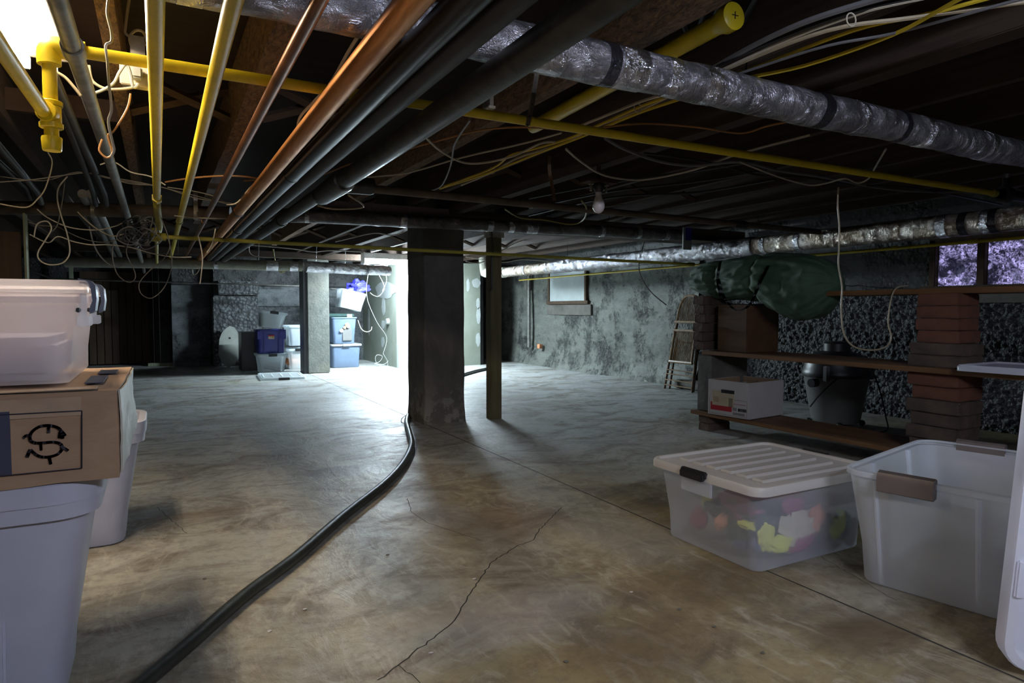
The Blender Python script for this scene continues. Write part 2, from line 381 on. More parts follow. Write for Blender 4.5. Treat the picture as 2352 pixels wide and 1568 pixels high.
def thing(name, label, cat, loc=(0, 0, 0), rot=(0, 0, 0), group=None):
    o = bpy.data.objects.new(name, None); COL.objects.link(o); o.empty_display_size = .1
    o.location = loc; o.rotation_euler = rot; o['wl'] = list(loc)
    o['label'] = label; o['category'] = cat
    if group: o['group'] = group
    return o
def struct(name, bm, mat, parent=None, **k): return obj(name, bm, mat, parent, kind=None if parent else 'structure', **k)
def B(lo, hi, bev=0):
    bm = NB(); box(bm, lo, hi, None, bev); return bm
def T(pts, r, seg=8, **k):
    bm = NB(); tube(bm, pts, r, seg, **k); return bm

# ------------------------------------------------------------------ setting
XR, YB, XL, YF, ZC = 5.72, 12.3, -3.4, -2.6, 2.0
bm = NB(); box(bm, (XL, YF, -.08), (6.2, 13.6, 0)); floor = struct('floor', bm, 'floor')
# the floor's own object space must be the world's for the stains
def recentre(o):
    d = Vector(o.location); o.data.transform(Matrix.Translation(d)); o.location = (0, 0, 0); o['wl'] = [0, 0, 0]
recentre(floor)
def strip(pts, w, name, mat='joint'):
    bm = NB(); P = [Vector(p) for p in pts]; L = []
    for i, p in enumerate(P):
        tg = (P[min(i+1, len(P)-1)]-P[max(i-1, 0)]).normalized(); s = Vector((-tg.y, tg.x, 0))*w*.5*(1 if isinstance(w, float) else 1)
        L.append((bm.verts.new((p.x-s.x, p.y-s.y, .0006)), bm.verts.new((p.x+s.x, p.y+s.y, .0006))))
    for a, b in zip(L, L[1:]): bm.faces.new((a[0], a[1], b[1], b[0]))
    obj(name, bm, mat, floor)
strip([(1.93, .2, 0), (1.93, 10.0, 0)], .008, 'control_joint')
strip([(-1.5, 5.22, 0), (5.6, 5.36, 0)], .009, 'control_joint')
def crack(px, w, seed):
    random.seed(seed); pts = [at(x, y, Z=0) for x, y in px]; out = []
    for a, b in zip(pts, pts[1:]):
        n = max(2, int((b-a).length/.02))
        for k in range(n):
            q = a.lerp(b, k/n); out.append(q+Vector((random.uniform(-.004, .004), random.uniform(-.004, .004), 0)))
    out.append(pts[-1]); strip(out, w, 'crack')
crack([(870, 1562), (935, 1510), (975, 1480), (1040, 1430), (1075, 1370), (1130, 1290), (1185, 1255), (1225, 1240), (1240, 1215), (1290, 1165)], .0042, 1)
crack([(935, 1145), (945, 1175), (980, 1200), (1110, 1243)], .0025, 2)
crack([(750, 1065), (765, 1090), (798, 1116)], .0022, 3)
crack([(915, 1525), (965, 1568)], .0022, 4)
crack([(360, 1165), (430, 1225)], .0022, 5)
crack([(2060, 1380), (1700, 1170)], .002, 6)
# walls
def displaced(lo_y, hi_y, z0, z1, X, step, amp, scale, mat, name, big=0.0):
    bm = NB(); ny = int((hi_y-lo_y)/step); nz = int((z1-z0)/step); g = []
    for i in range(ny+1):
        row = []
        for j in range(nz+1):
            y = lo_y+(hi_y-lo_y)*i/ny; z = z0+(z1-z0)*j/nz
            p = Vector((3.1, y*scale, z*scale)); d = noise.voronoi(p)[0]
            h = max(0.0, 1-d[0]*1.5)*amp + noise.noise(Vector((1.7, y*1.7, z*2.1)))*.02
            h += max(0, .26-z)*big*(.6+.6*noise.noise(Vector((.2, y*2.2, z*3))))
            row.append(bm.verts.new((X-h, y, z)))
        g.append(row)
    for i in range(ny):
        for j in range(nz): bm.faces.new((g[i][j], g[i+1][j], g[i+1][j+1], g[i][j+1]))
    return struct(name, bm, mat, sharp=180)
wr = B((XR+.03, YF, 0), (6.1, 13.6, ZC)); wall_r = struct('wall_right', wr, 'wall_dark')
displaced(1.2, 5.9, 0, 1.12, XR, .0105, .028, 27, 'wall_near', 'wall_right_aggregate')
displaced(5.9, 13.0, 0, 1.66, XR-.02, .03, .014, 13, 'wall_far', 'wall_right_far', .5)
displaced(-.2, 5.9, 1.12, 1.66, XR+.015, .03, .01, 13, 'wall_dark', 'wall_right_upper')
struct('trim_1', B((XR-.03, 1.0, 1.0), (XR+.04, 3.15, 1.10), .006), 'board_band')
struct('wall_back', B((.2, YB, 0), (6.1, YB+.2, ZC)), 'wall_back')
struct('trim_2', B((1.4, YB-.05, 1.0), (3.42, YB+.02, 1.30), .01), 'wall_back')
struct('trim_3', B((.2, YB-.10, 1.36), (3.42, YB+.02, 1.75), .01), 'wall_dark')
struct('wall_back_left', B((XL, 13.2, 0), (.9, 13.4, ZC)), 'wall_dark')
struct('wall_left', B((XL-.15, YF, 0), (XL, 13.4, ZC)), 'wall_dark')
struct('wall_front', B((XL, YF-.15, 0), (6.1, YF, ZC)), 'wall_dark')
# pebbly chimney base at the back
p0, p1 = at(487, 700, Y=11.9), at(593, 700, Y=11.9)
ch = thing('chimney_base', 'rough pebbly concrete chimney base against the back wall beside the stacked bins', 'chimney', ((p0.x+p1.x)/2, 12.1, 0))
obj('pier', B((p0.x, 11.9, 0), (p1.x, YB, 1.16), .02), 'wall_pebble', ch); obj('collar', B((p0.x+.08, 11.86, 1.19), (p1.x+.02, YB, 1.42), .02), 'wall_pebble', ch)
obj('upper_pier', B((p0.x+.03, 11.95, 1.15), (p1.x, YB, 1.95)), 'wall_dark', ch)
struct('wall_corner_left', B((-.05, 12.75, 0), (p0.x+.02, 12.95, ZC)), 'wall_dark')
# partition with drywall
part = struct('wall_center', B((3.40, 10.20, 0), (4.84, 10.3, 1.72)), 'wall_lit')
struct('wall_center_side', B((3.405, 10.301, 0), (3.47, YB, 1.72)), 'drywall')
struct('wall_center_right', B((4.3, 10.17, 0), (4.84, 10.2, 1.72)), 'drywall')
struct('gap_shade', B((4.84, 10.22, 0), (4.92, 10.34, 1.72)), 'dark_plastic')  # dark strip standing in for the shade in the gap beside the partition
def patch(px, py, w, h, face, mat='compound'):
    bm = NB(); n = 18; random.seed(int(px))
    c = at(px, py, X=3.4) if face == 'x' else at(px, py, Y=10.17); vs = []
    for k in range(n):
        a = 2*math.pi*k/n; rr_ = 1+random.uniform(-.12, .12); u, v = w*.5*rr_*math.cos(a), h*.5*rr_*math.sin(a)
        vs.append((3.4, c.y+u, c.z+v) if face == 'x' else (c.x+u, 10.17, c.z+v))
    prism(bm, vs, (-.002, 0, 0) if face == 'x' else (0, -.002, 0)); struct('trim_5', bm, mat)
for a in [(881, 704, .22, .30, 'x'), (880, 745, .2, .14, 'x'), (879, 785, .18, .18, 'x'), (847, 740, .12, .5, 'x'), (885, 665, 1.1, .28, 'x'),
          (1098, 697, .07, .18, 'y'), (1099, 725, .08, .30, 'y'), (1098, 780, .09, .22, 'y'), (1094, 650, .16, .16, 'y'), (1075, 655, .06, .22, 'y')]: patch(*a)
# subfloor
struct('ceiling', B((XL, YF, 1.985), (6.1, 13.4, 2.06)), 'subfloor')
# joists
ZJ = 1.78
for k in range(-6, 12):
    x = -.11+.48*k
    if k in (1, 3): continue
    b_ = B((x-.024, YF+.02, ZJ), (x+.024, 13.1, 1.985), .003)
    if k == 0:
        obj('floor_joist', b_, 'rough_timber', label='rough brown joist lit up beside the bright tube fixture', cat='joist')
    elif k == 5:
        obj('floor_joist', B((x-.14, YF+.02, 1.74), (x-.05, 13.1, 1.985), .004), 'joist', label='wide dark brown beam above the wrapped duct at upper right', cat='joist')
        b_.free()
    else:
        obj('floor_joist', b_, 'joist', label='dark rough-sawn joist under the subfloor boards', cat='joist', group='dark floor joists under the subfloor')
def rough_beam(lo, hi, label, amp=.006):
    bm = NB(); n = 90
    ring = []
    for i in range(n+1):
        y = lo[1]+(hi[1]-lo[1])*i/n; rw = []
        for (x, z) in [(lo[0], lo[2]), ((lo[0]+hi[0])/2, lo[2]), (hi[0], lo[2]), (hi[0], (lo[2]+hi[2])/2), (hi[0], hi[2]), (lo[0], hi[2]), (lo[0], (lo[2]+hi[2])/2)]:
            o_ = noise.noise_vector(Vector((x*9, y*4, z*9)))*amp; rw.append(bm.verts.new((x+o_.x, y, z+o_.z)))
        ring.append(rw)
    for A, Bb in zip(ring, ring[1:]):
        for k in range(7): bm.faces.new((A[k], A[(k+1) % 7], Bb[(k+1) % 7], Bb[k]))
    bm.faces.new(ring[0][::-1]); bm.faces.new(ring[-1])
    obj('floor_joist', bm, 'rough_timber', label=label, cat='joist')
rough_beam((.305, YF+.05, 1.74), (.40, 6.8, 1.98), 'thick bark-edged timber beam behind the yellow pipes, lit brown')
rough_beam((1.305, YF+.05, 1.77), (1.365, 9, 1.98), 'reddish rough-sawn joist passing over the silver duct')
# cross bridging
def brace(x0, x1, y, up):
    bm = NB(); z0, z1 = (1.80, 1.95) if up else (1.95, 1.80)
    tube(bm, [(x0+.026, y, z0), (x1-.026, y, z1)], .022, 4)
    return bm
for (kk, y) in [(0, 3.25), (1, 3.1), (4, 3.9), (5, 3.9), (6, 3.9), (7, 3.9)] + [(k_, 8.0) for k_ in range(0, 10)] + [(k_, 5.9) for k_ in range(3, 9)]:
    x0 = -.11+.48*kk; x0 = x0+.03 if kk in (1, 3) else x0
    for u, dy in ((0, 0), (1, .06)):
        obj('bridging_brace', brace(x0, -.11+.48*(kk+1)-(.03 if kk+1 in (1, 3) else 0), y+dy, u), 'brace', label='short diagonal wooden brace nailed between two dark joists', cat='brace', group='diagonal braces between the joists')
bb_ = at(305, 240, Y=3.62); obj('blocking_board', B((-2.2, 3.62, at(305, 284, Y=3.62).z), (bb_.x, 3.67, at(305, 236, Y=3.62).z), .003), 'board_brown', label='reddish brown board across the joists at the upper left', cat='board')
obj('header_beam', B((-1.0, 9.98, 1.69), (3.4, 10.1, 1.78), .004), 'joist', label='dark wooden beam across the top of the pale concrete post', cat='beam')
obj('header_beam', B((1.1, 5.12, 1.66), (5.6, 5.5, 1.78), .004), 'joist', label='dark beam over the big middle column and wooden post', cat='beam')

# ------------------------------------------------------------------ posts and column
bm = NB(); n = 26
for i in range(n+1):
    z = 1.66*i/n; fl = .02*max(0, 1-z/.12)
    rg = []
    w, d = .36+fl, .41+fl
    for q, (x, y) in enumerate(rrect(w, d, .018, 3)):
        o_ = noise.noise_vector(Vector((x*7, y*7, z*5)))*.007
        rg.append(bm.verts.new((2.095+x+o_.x, 5.295+y+o_.y, z)))
    if i: 
        for k in range(len(rg)): bm.faces.new((prev[k], prev[(k+1) % len(rg)], rg[(k+1) % len(rg)], rg[k]))
    else: bm.faces.new(rg[::-1])
    prev = rg
bm.faces.new(prev)
obj('concrete_column', bm, 'pillar', label='big dark square concrete column in the middle of the floor', cat='column')
wp = thing('wooden_post', 'greenish brown wooden post right of the big dark column', 'post', (2.56, 5.10, 0))
obj('post', B((2.505, 5.055, 0), (2.61, 5.15, 1.66), .004), 'treated', wp)
obj('post_bracket', B((2.49, 5.045, 1.56), (2.63, 5.16, 1.67), .002), 'strap', wp)
obj('concrete_column', B((1.93, 9.95, 0), (2.25, 10.25, 1.68), .012), 'concrete', label='pale rough concrete post beside the stacked bins at the back', cat='column')
obj('post_side_shade', B((1.875, 9.96, 0), (1.928, 10.25, 1.68), .003), 'dark_plastic', label='dark strip for the shaded left side of the pale concrete post', cat='board')  # dark strip added for the shade on the post's left face
cp = [at(1128, y, Y=5.05) for y in (532, 575, 600, 640, 662)]; cp[1].x += .01
obj('power_cable', T(smooth_pts([p+Vector((0, -.012, 0)) for p in cp]+[Vector((cp[-1].x-.03, 5.03, cp[-1].z-.02))]), .006), 'c_blk2', label='black cable hanging down the side of the wooden post', cat='cable')
# far left studs and door
def stud(px0, px1, py0, py1, Y, mat, label, th=.04, name='wall_stud', **k):
    a, b = at(px0, py0, Y=Y), at(px1, py1, Y=Y)
    return obj(name, B((a.x, Y, max(0, min(a.z, b.z))), (b.x, Y+th, max(a.z, b.z)), .003), mat, label=label, cat='stud', **k)
stud(56, 68, 490, 900, 5.3, 'green_stud', 'pale green upright stud on the edge of the brown board panel', .09)
a, b = at(-900, 490, Y=5.33), at(56, 760, Y=5.33)
pn = NB()
nb = 14
for k in range(nb):
    x0 = a.x+(b.x-a.x)*k/nb; box(pn, (x0+.002, 5.33, 0), (a.x+(b.x-a.x)*(k+1)/nb-.002, 5.352, a.z), None, .002)
obj('board_partition', pn, 'panelwood', label='brown vertical board partition at the far left above the clear bin', cat='partition')
stud(157, 175, 600, 838, 12.9, 'green_stud', 'pale stud left of the brown plank door in the back corner')
for px in (347, 361): stud(px, px+9, 560, 836, 12.6, 'green_stud', 'pale upright stud right of the brown plank door, one of a close pair', group='pair of studs right of the plank door')
a, b = at(340, 838, Y=12.58), at(400, 843, Y=12.58); obj('sill_plate', B((a.x, 12.5, 0), (b.x, 12.6, .05), .003), 'green_stud', label='short pale sill plate under the pair of studs', cat='plate')
a, b = at(200, 640, Y=13.1), at(345, 840, Y=13.1)
d = NB()
for k in range(8):
    x0 = a.x+(b.x-a.x)*k/8; box(d, (x0+.004, 13.06, .02), (a.x+(b.x-a.x)*(k+1)/8-.004, 13.10, a.z), None, .004)
dr = struct('door_1', d, 'panelwood'); struct('door_header', B((a.x-.1, 13.05, a.z), (b.x+.05, 13.12, a.z+.12)), 'panelwood', dr)

# ------------------------------------------------------------------ windows
wy0, wy1 = 1.9, 3.17
wf = NB()
for (y0, y1, z0, z1) in [(wy0, wy1+.05, 1.49, 1.56), (wy1, wy1+.05, 1.13, 1.52), (wy0, wy1+.12, 1.08, 1.14), (2.80, 2.855, 1.14, 1.5), (2.35, 2.40, 1.14, 1.5)]:
    box(wf, (XR-.06, y0, z0), (XR+.02, y1, z1), None, .004)
win = struct('window_1', wf, 'brace')
def crinkle(y0, y1, z0, z1, X, name, parent):
    bm = NB(); ny, nz = 60, 40; g = []
    for i in range(ny+1):
        g.append([])
        for j in range(nz+1):
            y = y0+(y1-y0)*i/ny; z = z0+(z1-z0)*j/nz
            g[-1].append(bm.verts.new((X-.008*abs(noise.noise(Vector((1, y*18, z*18))))-.004*noise.noise(Vector((5, y*45, z*45))), y, z)))
    for i in range(ny):
        for j in range(nz): bm.faces.new((g[i][j], g[i+1][j], g[i+1][j+1], g[i][j+1]))
    struct(name, bm, 'foilwin', parent, sharp=180)
for (y0, y1) in ((2.86, 3.165), (2.405, 2.795), (1.95, 2.345)): crinkle(y0, y1, 1.14, 1.49, XR-.012, 'foil_pane', win)
a, b = at(1262, 628, X=XR-.04), at(1350, 690, X=XR-.04)
w2 = NB()
for (y0, y1, z0, z1) in [(b.y, b.y+.05, b.z, a.z+.06), (a.y-.05, a.y, b.z, a.z+.06), (b.y-.04, a.y+.04, b.z-.05, b.z)]: box(w2, (XR-.075, y0, z0), (XR-.02, y1, z1), None, .003)
win2 = struct('window_2', w2, 'brace'); struct('window_panel', B((XR-.06, b.y+.05, b.z), (XR-.04, a.y-.05, a.z+.05)), 'vent', win2)
struct('trim_6', B((XR-.055, b.y-.1, b.z-.22), (XR-.02, a.y+.05, b.z-.06), .004), 'board_band')

# ------------------------------------------------------------------ lamps
def fixture(name, label, c, L, axis, tubes, mat, gap=.085, wdt=.15, up=.03):
    th = thing(name, label, 'lamp', (c[0], c[1], c[2]))
    def v(a, s, z): return (c[0]+(a if axis == 'x' else s), c[1]+(s if axis == 'x' else a), c[2]+z)
    hb = NB(); lo, hi = v(-L/2, -wdt/2, up), v(L/2, wdt/2, up+.05); box(hb, lo, hi, None, .006); obj('housing', hb, 'lamphouse', th)
    for k in range(tubes):
        s = (k-(tubes-1)/2)*gap
        obj('fluorescent_tube', T([v(-L/2+.02, s, 0), v(L/2-.02, s, 0)], .016, 14), mat, th)
        for e_ in (-1, 1):
            sb = NB(); q0, q1 = v(e_*(L/2-.012)-.008, s-.016, -.018), v(e_*(L/2-.012)+.008, s+.016, up); box(sb, q0, q1, None, .003); obj('lamp_holder', sb, 'lampwhite', th)
    return th
fixture('fluorescent_lamp', 'bright warm twin-tube ceiling lamp at the upper left corner', (-.375, 2.49, 1.87), 1.22, 'y', 2, 'tubewarm', .085, .24)
fl = thing('fluorescent_lamp', 'cool white wraparound lamp shining beside the column near the far white wall', 'lamp', (3.27, 9.62, 1.66))
obj('housing', B((2.66, 9.54, 1.69), (3.88, 9.70, 1.778), .005), 'lampwhite', fl)
bm = NB(); pr = [(-.075, 1.695), (-.07, 1.655), (-.05, 1.63), (0, 1.62), (.05, 1.63), (.07, 1.655), (.075, 1.695)]; prism(bm, [(2.68, 9.62+a_, b_) for a_, b_ in pr], (1.18, 0, 0)); obj('lens', bm, 'tubecool', fl)
for x_ in (2.66, 3.86): obj('end_cap', B((x_, 9.54, 1.615), (x_+.02, 9.70, 1.70), .004), 'lampwhite', fl)
fixture('fluorescent_lamp', 'bluish fill lamp added unseen behind the viewer', (.9, -.75, 1.72), 1.22, 'x', 2, 'tubefill')  # added fill lamp, out of view, for cool light on the foreground
# bulb
bp = at(1375, 440, Z=1.60)
bl = thing('light_bulb', 'unlit white bulb hanging in a black porcelain socket', 'lamp', (bp.x, bp.y, bp.z-.03))
bm = NB(); lathe(bm, [(.0155, 0), (.0165, -.012), (.017, -.022), (.021, -.035), (.0295, -.055), (.034, -.075), (.033, -.092), (.026, -.107), (.014, -.116), (.003, -.119)], bp+Vector((0, 0, -.0)), 28); obj('bulb', bm, 'bulb', bl)
bm = NB(); lathe(bm, [(.03, .045), (.034, .03), (.026, .01), (.019, -.004)], bp, 20); obj('socket', bm, 'dark_plastic', bl)
bm = NB(); lathe(bm, [(.018, .002), (.018, -.012), (.015, -.014)], bp, 20); obj('socket_collar', bm, 'white_plastic', bl)
for s in (-1, 1):
    bm = NB(); cyl(bm, bp+Vector((s*.052, 0, .0)), bp+Vector((s*.052, 0, .05)), .006, 8); box(bm, bp+Vector((s*.052-.012, -.012, .035)), bp+Vector((s*.052+.012, .012, .045))); obj('terminal', bm, 'strap', bl)
bm = NB(); box(bm, bp+Vector((-.10, -.05, .045)), bp+Vector((.10, .05, .062)), None, .003); cyl(bm, bp+Vector((0, 0, .06)), (bp.x, bp.y, ZJ+.01), .012, 8); obj('mounting_plate', bm, 'joist', bl)

# ------------------------------------------------------------------ pipes
def pipe(name, label, pts, r, mat, seg=16, fits=(), cat='pipe', smooth=0, group=None):
    P = [Vector(p) for p in pts]
    root = thing(name, label, cat, P[0], group=group)
    obj('pipe_run', T(smooth_pts(P, smooth) if smooth else P, r, seg), mat, root)
    for (a, b, rr_, m2, nm) in fits: 
        bm = NB(); a, b = Vector(a), Vector(b); u = (b-a)*.12
        tube(bm, [a, a+u, b-u, b], [rr_*.96, rr_, rr_, rr_*.96], seg); obj(nm, bm, m2, root)
    return root
def lon(px, py, z, y0, y1, r, name, label, mat, fit=(), **k):
    X = at(px, py, Z=z).x
    fs = [((X, y-l/2, z), (X, y+l/2, z), r*f, m2, nm) for (y, l, f, m2, nm) in fit]
    return pipe(name, label, [(X, y0, z), (X, y1, z)], r, mat, fits=fs, **k), X
ZP = 1.55
_, X1 = lon(356, 0, 1.565, -1.2, 4.2, .0185, 'gas_pipe', 'yellow gas pipe running straight away, first from the left at the top edge', 'yellow')
_, X2 = lon(537, 0, 1.565, -1.2, 9.0, .0185, 'gas_pipe', 'yellow gas pipe running away, right of the other long yellow pipe', 'yellow', [(5.2, .05, 1.3, 'yellow_old', 'coupling')])
lon(132, 0, 1.565, -1.0, 9.0, .020, 'steel_pipe', 'grey steel pipe sloping away between the bright lamp and the first yellow pipe', 'steel', [(1.9, .07, 1.28, 'steel', 'coupling')])
lon(734, 0, 1.575, -1.2, 9.0, .0165, 'copper_pipe', 'slim dark copper pipe left of the thick copper pipe', 'copper_dark', [(5.2, .05, 1.2, 'copper_dark', 'coupling')])
_, XC = lon(950, 0, ZP, -1.2, 9.3, .0305, 'copper_pipe', 'thick bright orange-brown copper pipe running diagonally away', 'copper', [(4.4, .08, 1.1, 'copper_dark', 'coupling'), (7.0, .08, 1.1, 'copper_dark', 'coupling')])
_, XA = lon(1071, 0, ZP, -1.2, 9.3, .034, 'iron_pipe', 'black iron pipe with a white highlight, next right of the thick copper pipe', 'black_pipe', [(3.1, .04, 1.06, 'black_pipe', 'coupling'), (5.4, .08, 1.15, 'black_pipe', 'coupling')])
_, XBp = lon(1172, 0, ZP, -1.2, 9.3, .033, 'iron_pipe', 'matt sooty black pipe between the shiny black pipe and the wide grey pipe', 'steel_dark')
_, XG = lon(1390, 0, 1.54, -1.0, 3.1, .0395, 'iron_pipe', 'wide grey cast pipe crossing diagonally below the silver duct', 'grey_pipe')
gt = thing('pipe_tee', 'dark tee fitting joining the wide grey pipe and the cross pipe', 'pipe', (XG, 3.2, 1.54))
bm = NB(); tube(bm, [(XG, 3.05, 1.54), (XG, 3.08, 1.54), (XG, 3.5, 1.54), (XG, 3.55, 1.54)], [.05, .054, .05, .044], 18); obj('tee_body', bm, 'grey_pipe', gt)
bm = NB(); tube(bm, [(XG+.03, 3.2, 1.545), (XG+.16, 3.205, 1.55), (XG+.18, 3.205, 1.55)], [.04, .042, .036], 16); obj('branch', bm, 'grey_pipe', gt)
pipe('iron_pipe', 'grey pipe continuing behind the tee toward the far end', [(XG-.02, 3.5, 1.54), (XG-.07, 9.3, 1.54)], .036, 'grey_pipe', fits=[((XG-.03, 4.6, 1.54), (XG-.03, 4.72, 1.54), .043, 'grey_pipe', 'coupling')])
pA = at(840, 432, Z=1.55); pB = at(1700, 515, Z=1.55); pBx = pA+(pB-pA)*1.33
pipe('cross_pipe', 'brown-grey iron pipe crossing below the bulb, left to right', [pA, pBx], .021, 'bare_pipe', fits=[(pA+(pB-pA)*.98, pA+(pB-pA)*1.02, .027, 'steel_dark', 'coupling')])
# first transverse yellow pipe with vertical drop on the left
ZY = 1.625; yy = at(180, 118, Z=ZY).y
xl = at(122, 105, Y=yy).x; xr = at(2290, 443, Z=ZY).x
gy = pipe('gas_pipe', 'long yellow gas pipe crossing the whole ceiling left to right', [(xl+.03, yy, ZY), (xr, yy, ZY)], .0165, 'yellow',
     fits=[((xl-.005, yy, ZY+.002), (xl+.07, yy, ZY), .027, 'yellow', 'elbow'), ((xr-.03, yy, ZY), (xr+.01, yy, ZY), .022, 'yellow_old', 'end_cap')])
q = [at(112, y, Y=yy) for y in (112, 135, 150, 228, 240, 286, 300, 318, 330, 343)]
xq = q[0].x
fit = thing('gas_pipe_drop', 'yellow vertical drop pipe with tee and capped end under the bright lamp', 'pipe', (xq, yy, q[-1].z))
def vt(name, ya, yb, r, m='yellow', r2=None):
    za, zb = at(112, ya, Y=yy).z, at(112, yb, Y=yy).z; bm = NB(); r2 = r2 or r
    tube(bm, [(xq, yy, za), (xq, yy, za+(zb-za)*.1), (xq, yy, za+(zb-za)*.9), (xq, yy, zb)], [r*.94, r, r2, r2*.94], 18); obj(name, bm, m, fit)
bm = NB(); tube(bm, smooth_pts([(xq+.05, yy, ZY), (xq+.012, yy, ZY+.001), (xq, yy, ZY-.012), (xq, yy, ZY-.045)], 4), .027, 16); obj('elbow', bm, 'yellow', fit)
vt('riser', 118, 236, .0165); vt('elbow_collar', 128, 143, .027); vt('tee_body', 238, 290, .0235); vt('tee_collar', 232, 244, .027); vt('tee_collar', 282, 294, .027); vt('nipple', 292, 322, .0165, 'yellow'); vt('end_cap', 314, 346, .0235, 'yellow', .022)
zt = at(112, 262, Y=yy).z
fx = at(0, 95, Z=zt)
xin = xq+(fx.x-xq)*2.2; yin = yy+(fx.y-yy)*2.2
pipe('gas_pipe', 'yellow pipe coming in from the left edge to the tee of the drop pipe', [(xin, yin, zt), (xq-.012, yy-.01, zt)], .0165, 'yellow', fits=[((xq-.008-(xq-xin)*.02, yy-.03, zt), (xq-.002, yy-.005, zt), .025, 'yellow', 'collar')])
# y1 drop and dusty yellow cross pipe
zg = 1.41; gl = at(357, 543, Z=zg); gr = at(1590, 607, Z=zg)
d1 = thing('gas_pipe_drop', 'dusty yellow union where the first long yellow pipe turns down', 'pipe', (X1, 4.2, zg))
bm = NB(); tube(bm, smooth_pts([(X1, 4.17, 1.565), (X1, 4.28, 1.565), (X1, 4.33, 1.54), (X1+.01, gl.y, 1.47), (gl.x, gl.y, zg)], 4), .02, 14); obj('bend', bm, 'yellow_old', d1)
bm = NB(); cyl(bm, (X1, 4.16, 1.565), (X1, 4.24, 1.565), .028, 6); obj('union_nut', bm, 'yellow', d1)
bm = NB(); tube(bm, [(gl.x, gl.y, zg-.03), (gl.x, gl.y, zg+.05)], .027, 14); tube(bm, [(gl.x, gl.y, zg), (gl.x+.06, gl.y, zg)], .024, 14); obj('tee', bm, 'yellow_old', d1)
pipe('gas_pipe', 'dusty yellow pipe crossing in front of the column and wooden post', [gl+Vector((.05, 0, 0)), gr], .0135, 'yellow_old', fits=[(gr-Vector((.06, 0, 0)), gr+Vector((.02, 0, 0)), .02, 'yellow_old', 'elbow')])
pipe('gas_pipe', 'thin yellow pipe continuing toward the far end under the dusty yellow tee', [(gl.x+.005, gl.y+.03, zg), (gl.x+.005, 7.5, zg)], .012, 'yellow_old')
yr = at(2352, 543, Z=1.42)
pipe('gas_pipe', 'bright yellow pipe running below the silver wrapped pipe along the right', [(yr.x, -.5, 1.42), (yr.x, 9.0, 1.40)], .012, 'yellow', fits=[((yr.x, y_, 1.415), (yr.x, y_+.04, 1.415), .017, 'yellow', 'coupling') for y_ in (2.5, 3.05, 4.8)])
# short yellow vent pipe with caps
zv = 1.85; va = at(1672, 44, Z=zv); vb = at(1225, 292, Z=zv)
vp = thing('plastic_pipe', 'fat bright yellow plastic pipe with a round cap, above the silver duct', 'pipe', va)
u = (vb-va).normalized(); obj('pipe_run', T([va+u*.02, vb-u*.02, vb+u*.01, vb+u*.022], [.031, .031, .027, .012], 20), 'yellow_bright', vp)
obj('end_cap', T([va-u*.03, va-u*.026, va+u*.012, va+u*.03, va+u*.05], [.036, .042, .042, .034, .031], 24), 'yellow_bright', vp)
bm = NB(); c0 = va-u*.0312; s_ = u.cross(Vector((0, 0, 1))).normalized(); up_ = s_.cross(u)
for (a_, b_) in ((-s_*.012, s_*.012), (-up_*.011, up_*.011)): tube(bm, [c0+a_, c0+b_], .0015, 6)
obj('cap_mark', bm, 'ink', vp)

# wrapped ducts
def rough_tube(pts, r, amp, fr, seg=20, sub=.03, seed=0):
    P = [Vector(p) for p in pts]; out = []
    for a, b in zip(P, P[1:]):
        n = max(1, int((b-a).length/sub)); out += [a.lerp(b, k/n) for k in range(n)]
    out.append(P[-1])
    def rf(i, a, rr_, p):
        v = Vector((math.cos(a)*1.3+seed, math.sin(a)*1.3, 0))+p*fr
        return rr_*(1+amp*noise.noise(v)+amp*.6*noise.noise(v*2.7))
    return T(out, r, seg, rf=rf)
def duct(name, label, pts, r, mat, amp, fr, bands, cat='duct', seed=0):
    P = [Vector(p) for p in pts]; root = thing(name, label, cat, P[0])
    wr_ = obj('wrap', rough_tube(P, r, amp, fr, seed=seed), mat, root)
    tot = sum((b-a).length for a, b in zip(P, P[1:]))
    if abs(P[0].z-P[1].z) < .001 and P[0].z < 1.75:
        for f in (.12, .45, .8):
            c = P[0].lerp(P[-1], f)
            if abs(P[0].z-P[-1].z) < .01: obj('hanger_wire', T([(c.x, c.y, P[0].z+r*.8), (c.x+.01, c.y, 1.79)], .003, 6), 'c_black', root)
    for (f, l, m2) in bands:
        d = f*tot; 
        for a, b in zip(P, P[1:]):
            L = (b-a).length
            if d <= L:
                u = (b-a).normalized(); c = a+u*d; obj('tape_band', rough_tube([c-u*l/2, c+u*l/2], r*1.035, amp*.7, fr, sub=.012, seed=seed), m2, wr_); break
            d -= L
    return root
ZD = 1.665; yd = at(1400, 150, Z=ZD).y
duct('insulated_duct', 'silver plastic-wrapped duct crossing the ceiling from top centre to the right edge', [(-.6, yd, ZD), (4.6, yd, ZD)], .059, 'wrap', .10, 5,
     [(f_, l_, m_) for f_, l_, m_ in [(.13, .05, 'tape'), (.30, .1, 'tape'), (.34, .04, 'tape_dark'), (.355, .10, 'tape'), (.385, .05, 'tape'), (.415, .06, 'tape'), (.52, .05, 'tape_dark'), (.56, .035, 'tape'), (.61, .03, 'tape_dark'), (.64, .05, 'tape'), (.73, .04, 'tape'), (.85, .04, 'tape')]])
za = 1.64
L0, L1, L2, L3 = at(-250, 470, Z=za), at(530, 490, Z=za), at(730, 497, Z=za), at(1560, 540, Z=za)
bd = thing('drain_pipe', 'dusty brown pipe across the left, hung on steel straps behind the yellow pipes', 'pipe', L0)
obj('pipe_run', rough_tube([L0, L1], .047, .03, 3), 'bare_pipe', bd)
